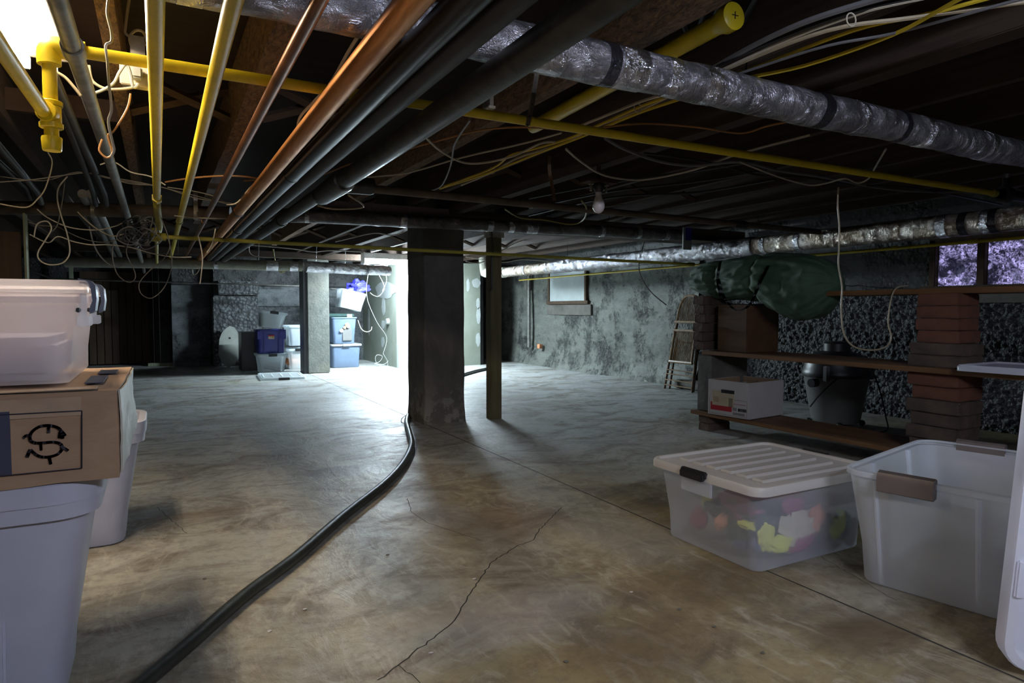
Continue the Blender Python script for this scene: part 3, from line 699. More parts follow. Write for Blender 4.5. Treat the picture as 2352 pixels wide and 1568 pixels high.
for px in (213, 452): 
    c = L0+(L1-L0)*((at(px, 480, Z=za).x-L0.x)/(L1.x-L0.x)); bm = NB(); tube(bm, [c-Vector((.014, 0, 0)), c+Vector((.014, 0, 0))], .051, 20); box(bm, c+Vector((-.014, -.054, 0)), c+Vector((.014, -.049, .14))); obj('hanger_strap', bm, 'strap', bd)
duct('insulated_duct', 'dull grey wrapped duct crossing in front of the column top', [L1+(L2-L1)*.12, L2, L3], .05, 'wrap_dull', .08, 5, [(.12, .03, 'tape'), (.31, .05, 'tape'), (.50, .05, 'tape'), (.55, .05, 'tape'), (.60, .10, 'tape'), (.78, .04, 'tape'), (.88, .04, 'tape'), (.96, .05, 'tape')], seed=3)
# right wrapped pipe
zi = 1.50; ia = at(2352, 500, Z=zi); ib = at(1085, 640, Z=zi)
rp = duct('insulated_pipe', 'long crinkled silver-wrapped pipe along the right wall above the green bag', [(ia.x, .2, zi), (ia.x, 4.0, zi), (ia.x-.03, 8.8, zi)], .075, 'wrap_warm', .07, 6, [(.24, .05, 'tape'), (.27, .06, 'tape'), (.235, .05, 'tape_dark'), (.255, .05, 'tape_dark'), (.44, .05, 'tape'), (.47, .12, 'tape'), (.53, .10, 'tape'), (.62, .1, 'tape'), (.72, .05, 'tape'), (.85, .05, 'tape'), (.92, .05, 'tape'), (.40, .05, 'tape')], 'pipe', seed=5)
obj('foil_sleeve', rough_tube([(ia.x, 4.1, zi), (ia.x-.02, 7.4, zi)], .082, .11, 9, 28, .02, seed=2), 'wrap', rp, label='shinier silver crinkled sleeve')
duct('insulated_pipe', 'pale wrapped pipe elbow turning up near the far drywall', [(ia.x-.03, 8.75, zi), (ia.x-.06, 9.1, zi), (ia.x-.1, 9.3, zi+.02), (ia.x-.1, 9.35, zi+.25)], .078, 'jacket', .06, 6, [(.3, .05, 'tape')], 'pipe', seed=6)
# far transverse pipes
fa = at(150, 601, Z=1.49); fb = at(500, 606, Z=1.49); fc = at(697, 612, Z=1.49); fd = at(893, 622, Z=1.49)
duct('insulated_pipe', 'canvas-jacketed pipe crossing above the back bins, left of the pale post', [fa, fb, fc-Vector((.02, 0, 0))], .062, 'jacket', .05, 6, [(.62, .05, 'tape'), (.86, .14, 'tape'), (.96, .1, 'tape')], 'pipe', seed=8)
duct('insulated_pipe', 'silver foil-wrapped pipe behind the pale post above the tilted bin', [fc+Vector((.02, 0, 0)), fd], .07, 'tape', .09, 8, [(.3, .03, 'wrap'), (.7, .03, 'wrap')], 'pipe', seed=9)
ca, cb = at(64, 618, Y=10.9), at(118, 640, Y=10.9); cc_ = at(697, 657, Y=10.9)
pipe('conduit', 'thin grey conduit strung across the dark left background', [ca, cb, cc_], .012, 'steel', 8)
cc2, cd = at(760, 663, Y=11.6), at(792, 665, Y=11.6)
pipe('conduit', 'short stretch of thin conduit between pale post and tilted bin', [cc2, cd], .014, 'steel', 8)
g0, g1 = at(1215, 636, X=XR-.11), at(1215, 797, X=XR-.11)
cd_ = thing('conduit', 'silver vertical conduit on the right wall left of the far window', 'conduit', g1)
obj('pipe_run', T([g1, g0, g0+Vector((0, 0, .2))], .03, 12), 'steel', cd_); obj('junction_box', B((XR-.14, g1.y+.02, g0.z-.22), (XR-.03, g1.y+.12, g0.z-.02), .004), 'board_band', cd_)
gb = at(1240, 795, X=XR-.08); obj('outlet_box', B((gb.x-.03, gb.y-.04, gb.z-.035), (gb.x+.03, gb.y+.04, gb.z+.035), .004), 'l_d', label='small orange outlet box low on the right wall by the conduit', cat='outlet')
# dark conduits, upper left
for (pxa, pya, pxb, pyb, z, r, lab) in [(108, 150, 215, 445, 1.68, .016, 'dark dusty conduit behind the yellow drop pipe, left one of a pair'), (118, 168, 240, 445, 1.68, .017, 'dark dusty conduit behind the yellow drop pipe, right one of a pair'),
        (-60, 270, 85, 440, 1.70, .02, 'thick grey conduit leaving the left edge below the brown board'), (-160, 230, 60, 430, 1.72, .016, 'thin dark conduit at the left edge, above the thick grey one'),
        (190, 445, 262, 588, 1.69, .030, 'grey conduit passing below the brown cross pipe, left one'), (208, 445, 275, 586, 1.69, .028, 'grey conduit passing below the brown cross pipe, right one'),
        (300, 520, 330, 615, 1.5, .02, 'grey conduit bending down in the tangle of wires')]:
    a = at(pxa, pya, Z=z); b = at(pxb, pyb, Z=z)
    pipe('conduit', lab, [a, b, b+Vector((.0, .15, -.05))], r, 'steel_dark' if pya < 400 else 'steel', 10)
# end stub right
ea = at(2300, 445, Z=1.63); pipe('iron_pipe', 'dark clamp and threaded stub at the right end of the cross gas pipe', [ea, ea+Vector((.5, 0, 0))], .03, 'steel_dark', fits=[(ea, ea+Vector((.08, 0, 0)), .045, 'steel_dark', 'clamp'), (ea+Vector((.05, 0, .02)), ea+Vector((.05, 0, .12)), .02, 'steel_dark', 'bolt')])

# straps
def strap(label, pts, w, mat, holes=7):
    P = smooth_pts(pts, 4); root = thing('hanger_strap', label, 'strap', P[-1]); bm = NB(); L = []
    for i, p in enumerate(P):
        s = Vector((_cy, -_sy, 0))*w/2; L.append((bm.verts.new(p-s), bm.verts.new(p+s)))
    for a, b in zip(L, L[1:]): bm.faces.new((a[0], a[1], b[1], b[0]))
    bmesh.ops.solidify(bm, geom=bm.faces[:], thickness=.0015); bn_ = obj('band', bm, mat, root)
    for k in range(holes):
        p = P[int((k+.5)*len(P)/holes)]; bm = NB(); f = Vector((_sy, _cy, 0))
        tube(bm, [p-f*.003, p+f*.003], .0035, 8); obj('strap_hole', bm, 'dark_plastic', bn_)
sx = at(1215, 270, Y=yy)
strap('perforated steel strap looped under the long yellow cross pipe', [at(1236, 152, Y=yy+.0), at(1230, 190, Y=yy), at(1222, 240, Y=yy-.02), at(1212, 288, Y=yy-.022)], .017, 'strap')
bm = NB(); tube(bm, [(sx.x-.01, yy, ZY), (sx.x+.012, yy, ZY)], .0185, 18); obj('pipe_clip', bm, 'yellow', label='yellow painted strap loop around the cross gas pipe', cat='strap')
yc = (pA.y+pB.y)/2
strap('rusty perforated strap holding the iron cross pipe left of the bulb', [at(1262, 358, Y=yc), at(1262, 390, Y=yc), at(1268, 425, Y=yc), at(1273, 460, Y=yc-.02)], .02, 'strap_rust', 6)
# blue and white tag
ta = at(1570, 522, Y=4.75); tb_ = at(1588, 574, Y=4.75)
tg = thing('hanging_tag', 'small blue and white plastic strip hanging above the silver pipe', 'tag', tb_)
obj('white_strip', B((ta.x, 4.75, tb_.z), (ta.x+.025, 4.765, ta.z)), 'pure' if 'pure' in M else 'c_pure', tg)
obj('blue_strip', B((ta.x+.025, 4.75, tb_.z+.09), (tb_.x+.0, 4.765, ta.z)), 'bag_blue', tg); obj('white_foot', B((ta.x+.025, 4.75, tb_.z), (tb_.x, 4.765, tb_.z+.09)), 'c_pure', tg)

# ------------------------------------------------------------------ cables
def cab(label, pts, r, mat, name='cable', plane=None, res=5, wob=0.0, group=None):
    """pts: (px, py, z) at height z, or (px, py) in the upright plane Y=plane"""
    P = [at(p[0], p[1], Z=p[2]) if len(p) == 3 else at(p[0], p[1], Y=plane) for p in pts]
    S = smooth_pts(P, res)
    return obj(name, T(S, r, 6), mat, label=label, cat='cable', group=group)
Z1 = 1.73
cab('bright yellow cable running from the top right to the centre', [(2330, -60, Z1), (2200, 0, Z1), (2050, 80, Z1), (1850, 150, Z1), (1690, 185, Z1), (1560, 228, Z1-.01), (1460, 262, Z1-.02), (1340, 312, Z1-.03), (1240, 350, Z1-.04), (1120, 398, Z1-.06), (1010, 433, Z1-.08)], .0062, 'c_yellowc')
cab('yellow cable beside the bright one, waving into the bundle', [(2400, -40, Z1+.015), (2140, 30, Z1+.015), (1960, 70, Z1+.015), (1720, 160, Z1+.01), (1540, 220, Z1), (1470, 245, Z1-.01), (1380, 285, Z1-.02), (1300, 320, Z1-.03), (1215, 345, Z1-.035), (1170, 358, Z1-.04), (1128, 388, Z1-.05), (1020, 428, Z1-.08)], .0058, 'c_yellowc')
cab('cream cable tied in the bundle right of the duct', [(2352, 5, Z1+.01), (2100, 40, Z1+.01), (1900, 70, Z1+.01), (1700, 145, Z1+.01), (1560, 210, Z1), (1470, 252, Z1-.01), (1370, 290, Z1-.02), (1290, 330, Z1-.03), (1190, 362, Z1-.04), (1130, 395, Z1-.05), (1060, 425, Z1-.06)], .0062, 'c_cream')
cab('pale tan cable on the top side of the bundle', [(2250, -30, Z1+.02), (2050, 10, Z1+.02), (1960, 35, Z1+.02), (1800, 95, Z1+.02), (1650, 165, Z1+.01), (1540, 212, Z1), (1475, 232, Z1-.01), (1400, 262, Z1-.02), (1330, 290, Z1-.03)], .0058, 'c_white')
cab('thick black cable at the top of the bundle, upper right', [(2150, -40, Z1+.03), (1990, 5, Z1+.03), (1850, 50, Z1+.03), (1740, 100, Z1+.03), (1640, 155, Z1+.03)], .009, 'c_grey')
cab('second black cable hugging the top of the bundle', [(2250, -30, Z1+.02), (1980, 22, Z1+.025), (1800, 85, Z1+.025), (1690, 132, Z1+.025), (1600, 180, Z1+.02)], .008, 'c_black')
cab('thin grey cable below the bundle at upper right', [(2400, -15, Z1), (2300, 10, Z1), (2060, 75, Z1), (1900, 105, Z1), (1740, 155, Z1), (1690, 172, Z1)], .0045, 'c_grey')
for k, pts in enumerate([[(1560, 30, 1.92), (1585, 90, 1.92), (1605, 142, 1.92)], [(1632, -15, 1.92), (1608, 60, 1.92), (1612, 100, 1.92), (1622, 138, 1.92)], [(1660, -15, 1.93), (1640, 60, 1.93), (1655, 118, 1.93)], [(1738, -10, 1.92), (1705, 50, 1.92), (1682, 102, 1.92)]]):
    cab('grey armoured cable curving between the joists near the yellow end cap, one of four', pts, .011, 'c_blk2', group='armoured cables between the joists near the yellow cap')
for px, py in ((1955, 45), (1465, 248), (1130, 392)):
    c = at(px, py, Z=Z1-.02); bm = NB(); f = (at(px+30, py-14, Z=Z1-.02)-c).normalized(); s_ = f.cross(Vector((0, 0, 1))).normalized(); tube(bm, [c+(s_*math.cos(R(a_))+Vector((0, 0, 1))*math.sin(R(a_)))*.017 for a_ in range(0, 360, 30)], .002, 6, close=True); obj('cable_tie', bm, 'c_white', label='pale plastic tie around the bundle of yellow and cream cables', cat='tie', group='plastic ties on the cable bundle')
cab('white cable sagging past the bulb from the bundle', [(1300, 342, 1.66), (1330, 368, 1.65), (1380, 400, 1.64), (1440, 412, 1.64), (1500, 410, 1.65), (1600, 388, 1.67), (1700, 352, 1.69), (1860, 310, 1.72)], .0052, 'c_white')
cab('cream cable looping from the grey pipe toward the bundle', [(975, 312, 1.66), (1010, 345, 1.65), (1060, 372, 1.64), (1110, 374, 1.64), (1180, 358, 1.66), (1240, 330, 1.68), (1275, 326, 1.69)], .0052, 'c_white')
cab('long straight cream cable from upper centre to the left', [(820, 408, 1.68), (930, 398, 1.68), (1060, 362, 1.69), (1200, 330, 1.70), (1290, 305, 1.71)], .0045, 'c_white')
cab('thin copper wire running across behind the grey pipe', [(560, 415, 1.66), (720, 405, 1.66), (800, 378, 1.67), (900, 352, 1.67), (1000, 325, 1.67), (1100, 300, 1.68), (1200, 292, 1.68), (1330, 298, 1.68), (1470, 284, 1.69), (1600, 292, 1.69), (1700, 306, 1.69), (1760, 290, 1.7), (1830, 275, 1.7)], .0042, 'c_copperc')
cab('yellow-brown wire crossing behind the copper pipes at left', [(380, 418, 1.62), (430, 410, 1.62), (500, 404, 1.62), (560, 405, 1.62), (605, 412, 1.62)], .0045, 'c_copperc')
cab('white cable hanging off the silver duct between copper pipes', [(836, 62, 1.68), (800, 120, 1.67), (760, 190, 1.66), (720, 235, 1.65), (690, 268, 1.64), (682, 300, 1.63)], .0052, 'c_white')
cab('white wire dangling past the cross pipe to the bundle end', [(1080, 275, 1.66), (1045, 330, 1.65), (1035, 380, 1.64), (1015, 425, 1.63), (990, 438, 1.63)], .0045, 'c_dusty')
cab('black cable sagging right of centre below the yellow pipe', [(1390, 318, 1.68), (1440, 345, 1.67), (1520, 372, 1.66), (1600, 380, 1.66), (1700, 372, 1.67), (1790, 392, 1.67), (1900, 408, 1.68), (2010, 430, 1.68), (2120, 440, 1.68), (2280, 440, 1.68)], .0075, 'c_grey')
cab('second dark cable sagging alongside, right of the bulb', [(1480, 352, 1.70), (1560, 362, 1.69), (1650, 378, 1.68), (1740, 402, 1.68), (1850, 408, 1.68), (1960, 425, 1.68), (2100, 432, 1.68), (2300, 470, 1.68)], .0065, 'c_blk2')
cab('white cable drooping on the right under the yellow cross pipe', [(1700, 372, 1.66), (1740, 388, 1.655), (1800, 410, 1.65), (1860, 425, 1.65), (1900, 420, 1.65), (1940, 410, 1.65), (1970, 420, 1.65), (1995, 410, 1.66), (2010, 385, 1.68), (2035, 342, 1.72)], .0048, 'c_white')
cab('long white cable hanging in a deep U in front of the brick stack', [(1926, 430), (1924, 470), (1928, 520), (1927, 570), (1926, 610), (1934, 660), (1932, 710), (1938, 765), (1960, 795), (2000, 804), (2035, 796), (2047, 775), (2040, 740), (2046, 690), (2058, 662), (2085, 656)], .0046, 'c_cream', plane=2.35)
cab('brown cable looping left off the deep white loop at right', [(1938, 655), (1970, 655), (2010, 630), (2030, 600), (2036, 570)], .005, 'c_dusty', plane=3.9)
cab('thin white wire hanging from the silver pipe near the far window', [(1480, 555), (1470, 590), (1468, 620), (1480, 650), (1500, 675), (1530, 700)], .006, 'c_dusty', plane=5.6)
cab('white wire loop hanging right of the cross pipe below the bulb', [(1160, 480, 1.55), (1195, 500, 1.53), (1250, 505, 1.53), (1310, 515, 1.52), (1340, 505, 1.53), (1347, 478, 1.55), (1335, 460, 1.57)], .005, 'c_olive')
cab('cream cable arc below the grey tee fitting', [(800, 448, 1.52), (835, 475, 1.5), (770, 480, 1.5), (730, 472, 1.51)], .005, 'c_cream')
cab('thin cable hooked over the dark pipe right of the bulb', [(1095, 455, 1.6), (1200, 470, 1.6), (1330, 478, 1.6), (1430, 470, 1.6)], .004, 'c_dusty')
for k, (ya, yb, zz_) in enumerate([(455, 400, 1.68), (478, 425, 1.70), (495, 450, 1.7)]):
    cab(['black cable strung diagonally from the bulb socket to the right', 'dark cable just below, from the strap to the right', 'lowest dark cable strung from the strap to the right'][k],
        [(1215, ya, zz_), (1400, ya-35-k*3, zz_), (1600, yb-8, zz_), (1780, yb-38, zz_)], .008, 'c_blk2')
# upper-left cables
cab('twisted white cord with a kink hanging before the lit joist', [(250, -10), (246, 30), (255, 70), (256, 95), (243, 105), (247, 145), (250, 190), (256, 250), (249, 280), (258, 325), (262, 345), (255, 360)], .0032, 'c_white', plane=1.9)
cab('cream flat cord looped behind the first yellow pipe', [(298, -10), (288, 60), (292, 80), (335, 100), (330, 75), (312, 70), (298, 85), (305, 110), (325, 108), (337, 98)], .0045, 'c_cream', plane=2.5)
cab('white plug cord from the outlet swinging left', [(215, 215), (240, 205), (262, 190), (275, 165), (290, 148), (300, 170), (305, 198), (312, 200), (318, 192)], .0042, 'c_pure', plane=2.3)
cab('cream cord drooping from the outlet behind the steel pipe', [(204, 150), (212, 185), (240, 203), (270, 205), (300, 202), (316, 198)], .0042, 'c_cream', plane=2.35)
cab('white wire from the lamp to the steel pipe', [(128, 165), (150, 178), (170, 200), (186, 220)], .004, 'c_cream', plane=2.2)
cab('thin brown wire hanging from the outlet down to the steel pipe', [(300, 215), (292, 250), (262, 300), (248, 312), (258, 350), (245, 362), (228, 345), (235, 320)], .003, 'c_copperc', plane=2.3)
ob = at(318, 180, Y=2.42)
ol = thing('outlet_box', 'white electrical outlet with a plug in it, behind the first yellow pipe', 'outlet', ob)
obj('cover_plate', B((ob.x-.05, 2.38, ob.z-.035), (ob.x+.05, 2.39, ob.z+.035), .003), 'c_white', ol); obj('steel_box', B((ob.x-.045, 2.39, ob.z-.03), (ob.x+.045, 2.44, ob.z+.05), .003), 'strap', ol)
obj('plug', B((ob.x-.018, 2.345, ob.z-.02), (ob.x+.012, 2.38, ob.z+.015), .005), 'c_pure', ol); obj('mount', B((ob.x-.02, 2.40, ob.z+.03), (ob.x+.02, 2.44, 1.80)), 'strap', ol)
jb = at(1140, 245, Y=2.62); jo = thing('junction_box', 'steel junction box with cream cover beside the reddish joist', 'outlet', jb)
obj('steel_box', B((jb.x-.04, 2.6, jb.z-.01), (jb.x+.04, 2.68, jb.z+.06), .003), 'strap', jo); obj('cover_plate', B((jb.x-.055, 2.58, jb.z-.022), (jb.x+.06, 2.69, jb.z-.01), .003), 'c_white', jo)
# wire tangle at left (loops hanging in the plane of the cross pipe)
LW = [
 ('white wire loop hanging low at the left above the clear bin', [(110, 350), (120, 375), (105, 430), (88, 455), (60, 476), (0, 468)], .005, 'c_cream', 4.2),
 ('cream wire dropping in a big teardrop loop over the dark corner', [(155, 405), (135, 430), (132, 460), (142, 500), (155, 540), (160, 580), (145, 603), (115, 608), (92, 598), (87, 580), (105, 550), (118, 525), (108, 508), (85, 515), (78, 545)], .0055, 'c_white', 4.6),
 ('thin wire teardrop loop right of the big teardrop loop', [(150, 408), (145, 450), (138, 490), (130, 520), (110, 540)], .004, 'c_dusty', 4.65),
 ('long white wire swagging from the stud to the tangle', [(68, 538), (110, 557), (133, 543), (170, 555), (210, 562), (250, 562), (300, 568), (350, 582), (400, 590), (440, 590)], .005, 'c_white', 4.7),
 ('white wire swag just under the brown pipe at left', [(85, 480), (110, 500), (160, 522), (220, 528), (262, 520), (280, 512)], .005, 'c_white', 4.7),
 ('cream wire swag crossing under the brown pipe', [(178, 486), (200, 508), (230, 530), (260, 542), (290, 535)], .005, 'c_cream', 4.65),
 ('dark wire loop hanging low right of the doorway studs', [(385, 540), (395, 600), (380, 655), (350, 684), (325, 675), (320, 650), (345, 620), (375, 595), (390, 560), (370, 500)], .0042, 'c_dusty', 4.5),
 ('dark wire loop hanging before the plank door', [(300, 545), (290, 580), (308, 620), (310, 640), (295, 648), (270, 630), (258, 590), (262, 550)], .0042, 'c_dusty', 4.6),
 ('grey cable arc under the tangle', [(205, 520), (215, 560), (232, 590), (260, 612), (288, 606)], .007, 'c_grey', 4.9),
 ('thin dark wire sag at far left under the pipe', [(66, 510), (95, 518), (130, 520), (150, 530), (190, 548), (230, 556), (262, 552), (290, 540)], .004, 'c_dusty', 4.8),
 ('white wire hanging straight down before the dark corner', [(455, 540), (463, 575), (465, 600), (461, 640), (459, 652)], .005, 'c_white', 4.3),
 ('short white wire hook by the thick copper pipe', [(495, 525), (487, 560), (475, 580)], .005, 'c_white', 4.2),
 ('white hook of wire below the black pipes', [(442, 618), (444, 630), (452, 628), (458, 615), (448, 608)], .005, 'c_white', 6.0),
 ('thin wire across the left below the dark conduits', [(0, 418), (80, 412), (150, 402), (210, 398), (290, 420), (350, 425)], .005, 'c_dusty', 4.2),
 ('second thin wire across the left below the dark conduits', [(0, 405), (100, 415), (180, 395), (260, 412), (345, 425), (420, 442), (520, 468)], .004, 'c_dusty', 4.3),
 ('white wire crossing behind the yellow pipes', [(230, 378), (262, 372), (300, 395), (345, 405), (380, 425)], .0045, 'c_white', 3.9),
 ('long pale wire crossing behind the yellow pipes lower down', [(230, 405), (300, 415), (380, 432), (450, 455), (520, 465), (545, 470)], .005, 'c_dusty', 4.3),
 ('cream wire from the slim copper pipe to the thick one', [(605, 402), (575, 430), (545, 465), (520, 470)], .005, 'c_cream', 3.7),
 ('white wire arc left of the bundle of black pipes', [(385, 430), (440, 438), (490, 450), (520, 465)], .0045, 'c_dusty', 4.1),
 ('pale wire along the brown cross pipe', [(400, 495), (450, 500), (520, 502)], .005, 'c_white', 4.7)]
for lab, pts, r_, m_, pl in LW: cab(lab, pts, r_*.7, m_, plane=pl)
random.seed(21)
for k in range(16):   # knot of black wire under the steel pipe
    cx_, cy_ = 315+random.uniform(-25, 25), 530+random.uniform(-20, 20); n_ = 6
    pts = [(cx_+random.uniform(12, 42)*math.cos(a_+k), cy_+random.uniform(10, 30)*math.sin(a_+k)) for a_ in [i*1.25 for i in range(n_)]]
    cab('black wire coiled in the knot left of the yellow tee', pts, .0035, 'c_black' if k % 3 else 'c_grey', plane=4.55+.02*k, group='knotted black wires')
# wires toward the far lamp
FWR = [
 ('white cable stapled along the far beam toward the lamp', [(572, 565), (575, 582), (600, 590), (690, 593), (760, 597), (830, 600)], .006, 'c_white', 8.6),
 ('yellowish twisted cord hanging left of the pale post', [(628, 572), (632, 600), (640, 618), (655, 624)], .007, 'c_olive', 8.8),
 ('second strand of the yellowish cord left of the pale post', [(626, 572), (636, 612), (646, 626), (652, 620)], .006, 'c_olive', 8.85),
 ('thin white wire zigzag above the pale post', [(570, 562), (620, 566), (680, 572), (720, 578), (760, 575), (830, 578)], .007, 'c_white', 8.0),
 ('white cord looping from the lamp down over the tilted bin', [(836, 606), (850, 612), (866, 625), (880, 650), (882, 665), (870, 680), (858, 678), (850, 672)], .0035, 'c_pure', 10.1),
 ('second white cord loop beside the far lamp', [(940, 604), (900, 606), (885, 615), (888, 645), (878, 668)], .0035, 'c_pure', 10.12),
 ('white cord dropping from the tilted bin to the floor', [(850, 610), (844, 640), (842, 665), (846, 695), (866, 740), (888, 775), (880, 812)], .0035, 'c_pure', 10.15),
 ('coil of white cord resting by the floor against the drywall', [(880, 812), (890, 830), (888, 842), (870, 838), (862, 825), (866, 815), (878, 818), (872, 830), (860, 835), (882, 836), (892, 828)], .0035, 'c_pure', 10.14),
 ('white cord hook right of the pale blue tote', [(822, 735), (830, 755), (842, 762), (852, 758), (854, 750)], .006, 'c_white', 10.6),
 ('silver cable sweeping above the far lamp', [(770, 555), (800, 548), (860, 535), (905, 540), (945, 523)], .006, 'c_white', 6.5),
 ('white wires running right behind the wooden post', [(1070, 590), (1120, 598), (1160, 602), (1200, 596), (1260, 600)], .006, 'c_white', 9.0),
 ('white wire above the far silver pipe', [(1070, 600), (1100, 604), (1130, 590), (1180, 560), (1235, 540)], .006, 'c_white', 7.5)]
for lab, pts, r_, m_, pl in FWR: cab(lab, pts, r_, m_, plane=pl)
# hose on the floor
hz = .0225
HP = [(250, 1640), (335, 1568), (440, 1480), (560, 1375), (680, 1285), (790, 1190), (880, 1120), (925, 1072), (945, 1030), (940, 1000), (934, 975), (940, 957)]
P = [at(x, y-6, Z=hz) for x, y in HP]
P += [Vector((2.03, 5.66, hz)), Vector((2.3, 6.2, hz)), Vector((3.0, 7.6, hz)), at(1075, 857, Z=hz), at(1117, 847, Z=hz), at(1140, 846, Z=hz)]
obj('rubber_hose', T(smooth_pts(P, 7), .0215, 14), 'rubber', label='thick black rubber hose winding over the floor to the column', cat='hose')
cab('thin wire beside the hose where it meets the column', [(945, 950, .006), (925, 958, .006), (922, 968, .006), (935, 975, .006)], .003, 'c_grey')

# ------------------------------------------------------------------ bins
def bin_body(W, D, Hh, tx=.04, ty=.03, rad=.05, th=.004, rim=.012, rl=.022, m=None, steps=3, single=False):
    bm = NB(); rg = [(W-2*tx, D-2*ty, rad*.7, .004), (W-2*tx+.01, D-2*ty+.01, rad*.8, .012)]
    for k in range(1, steps+1):
        f = k/steps; rg.append((W-2*tx*(1-f), D-2*ty*(1-f), rad, .012+(Hh-rl-.012)*f))
    rg += [(W+2*rim, D+2*rim, rad+rim, Hh-rl+.002), (W+2*rim, D+2*rim, rad+rim, Hh-.003), (W+2*rim-.006, D+2*rim-.006, rad+rim-.003, Hh), (W-2*th, D-2*th, rad-th, Hh), (W-2*th, D-2*th, rad-th, Hh-rl)]
    if single: rg[-1] = (W-2*th, D-2*th, rad-th, Hh-.006)
    else: rg += [(W-2*tx-2*th, D-2*ty-2*th, rad*.7, .004+th)]
    loft(bm, rg, m, True, not single); return bm
def lid_mesh(W, D, z, hgt=.028, rad=.05, inset=.05, m=None):
    bm = NB()
    loft(bm, [(W-.008, D-.008, rad, z), (W, D, rad, z), (W, D, rad, z+hgt*.7), (W-.012, D-.012, rad-.005, z+hgt), (W-.04, D-.04, rad-.015, z+hgt), (W-.055, D-.055, rad-.02, z+hgt-.009), (W-.10, D-.10, rad-.03, z+hgt-.009)], m, True, True)
    return bm
def ribs(L, w, z, n, span, m=None, hh=.006):
    bm = NB()
    for k in range(n):
        y = -span/2+span*(k+.5)/n; box(bm, (-L/2, y-w/2, z), (L/2, y+w/2, z+hh), m, .003)
    return bm
# right, closed bin
bA = thing('storage_bin', 'closed milky plastic storage bin with ribbed lid and black latch, right foreground', 'bin', (2.165, 1.868, 0))
obj('bin_body', bin_body(.65, .53, .315, .035, .032, .05, single=True), 'frost', bA, local=True)
lidA = obj('lid', lid_mesh(.71, .585, .296, .032, .055), 'frost_lid', bA, local=True)
obj('lid_ribs', ribs(.50, .052, .319, 6, .46, hh=.011), 'frost_lid', lidA, local=True)
for s in (-1, 1):
    lt = NB(); m_ = Matrix.Translation((s*.355, 0.02, .318)) @ Matrix.Rotation(R(0), 4, 'Y'); box(lt, (-.012, -.065, -.012), (.008, .065, .015), m_, .004); box(lt, (-.022 if s < 0 else .0, -.06, -.02), (.0 if s < 0 else .018, .06, .008), m_, .004)
    obj('latch', lt, 'dark_plastic', bA, local=True)
    ap = NB(); box(ap, (s*.352-.005, -.07, .24), (s*.352+.005, .09, .30), None, .003); obj('latch_plate', ap, 'frost', bA, local=True)
# contents
random.seed(5)
def leaf(c, s, rot, mat, label, n=5):
    bm = NB(); r = bmesh.ops.create_icosphere(bm, subdivisions=4, radius=1)
    mm = Matrix.Translation(c) @ Matrix.Rotation(rot[2], 4, 'Z') @ Matrix.Rotation(rot[1], 4, 'Y') @ Matrix.Rotation(rot[0], 4, 'X')
    for v in bm.verts:
        q = v.co.copy(); k = 1+.35*noise.noise(q*2.2+Vector((c[0]*9, s[0]*30, 0)))
        q = Vector((q.x*s[0]*k, q.y*s[1]*k, q.z*s[2]*k+.25*s[0]*(q.x*q.x)))
        v.co = mm @ q
    obj('cloth_leaf', bm, mat, label=label, cat='cloth leaf', group='cloth leaves and flowers inside the closed bin', sharp=120)
specs = [(-.20, .03, .13, .09, .06, .035, 'b'), (-.24, -.10, .08, .07, .05, .03, 'b'), (-.27, -.16, .13, .035, .05, .012, 'a'), (-.24, -.13, .045, .06, .03, .02, 'f'), (-.265, .05, .17, .02, .03, .03, 'a'),
         (-.255, -.02, .10, .04, .02, .03, 'd'), (-.22, -.215, .09, .05, .02, .045, 'a'), (-.15, -.225, .06, .07, .02, .03, 'a'), (-.10, -.22, .10, .05, .02, .05, 'e'), (-.02, -.22, .11, .07, .02, .05, 'e'),
         (.05, -.22, .12, .05, .02, .05, 'd'), (.13, -.22, .08, .06, .02, .05, 'b'), (.16, -.232, .07, .035, .012, .035, 'g'), (.19, -.23, .10, .03, .012, .04, 'g'), (-.05, -.225, .045, .09, .02, .025, 'c'),
         (-.23, .13, .07, .03, .06, .04, 'c'), (.0, 0, .08, .22, .16, .07, 'b'), (-.12, .0, .14, .12, .12, .05, 'c'), (.12, .05, .12, .12, .13, .05, 'd'), (-.06, -.20, .18, .06, .02, .03, 'c'), (.24, -.2, .06, .05, .03, .05, 'f'), (-.25, -.19, .06, .03, .03, .02, 'f')]
nm = dict(a='yellow-green', b='dark green', c='dull purple', d='orange-pink', e='beige', f='navy blue', g='lime')
for (x, y, z, a_, b_, c_, k) in specs:
    leaf((2.165+x*.97, 1.868+y*.97, z+.02), (a_*(.8 if abs(x) > .2 else 1), b_*.7, c_*1.1), (random.uniform(-.2, .2), random.uniform(-.15, .15), 0), 'l_'+k, nm[k]+' crumpled cloth leaf showing through the closed bin')
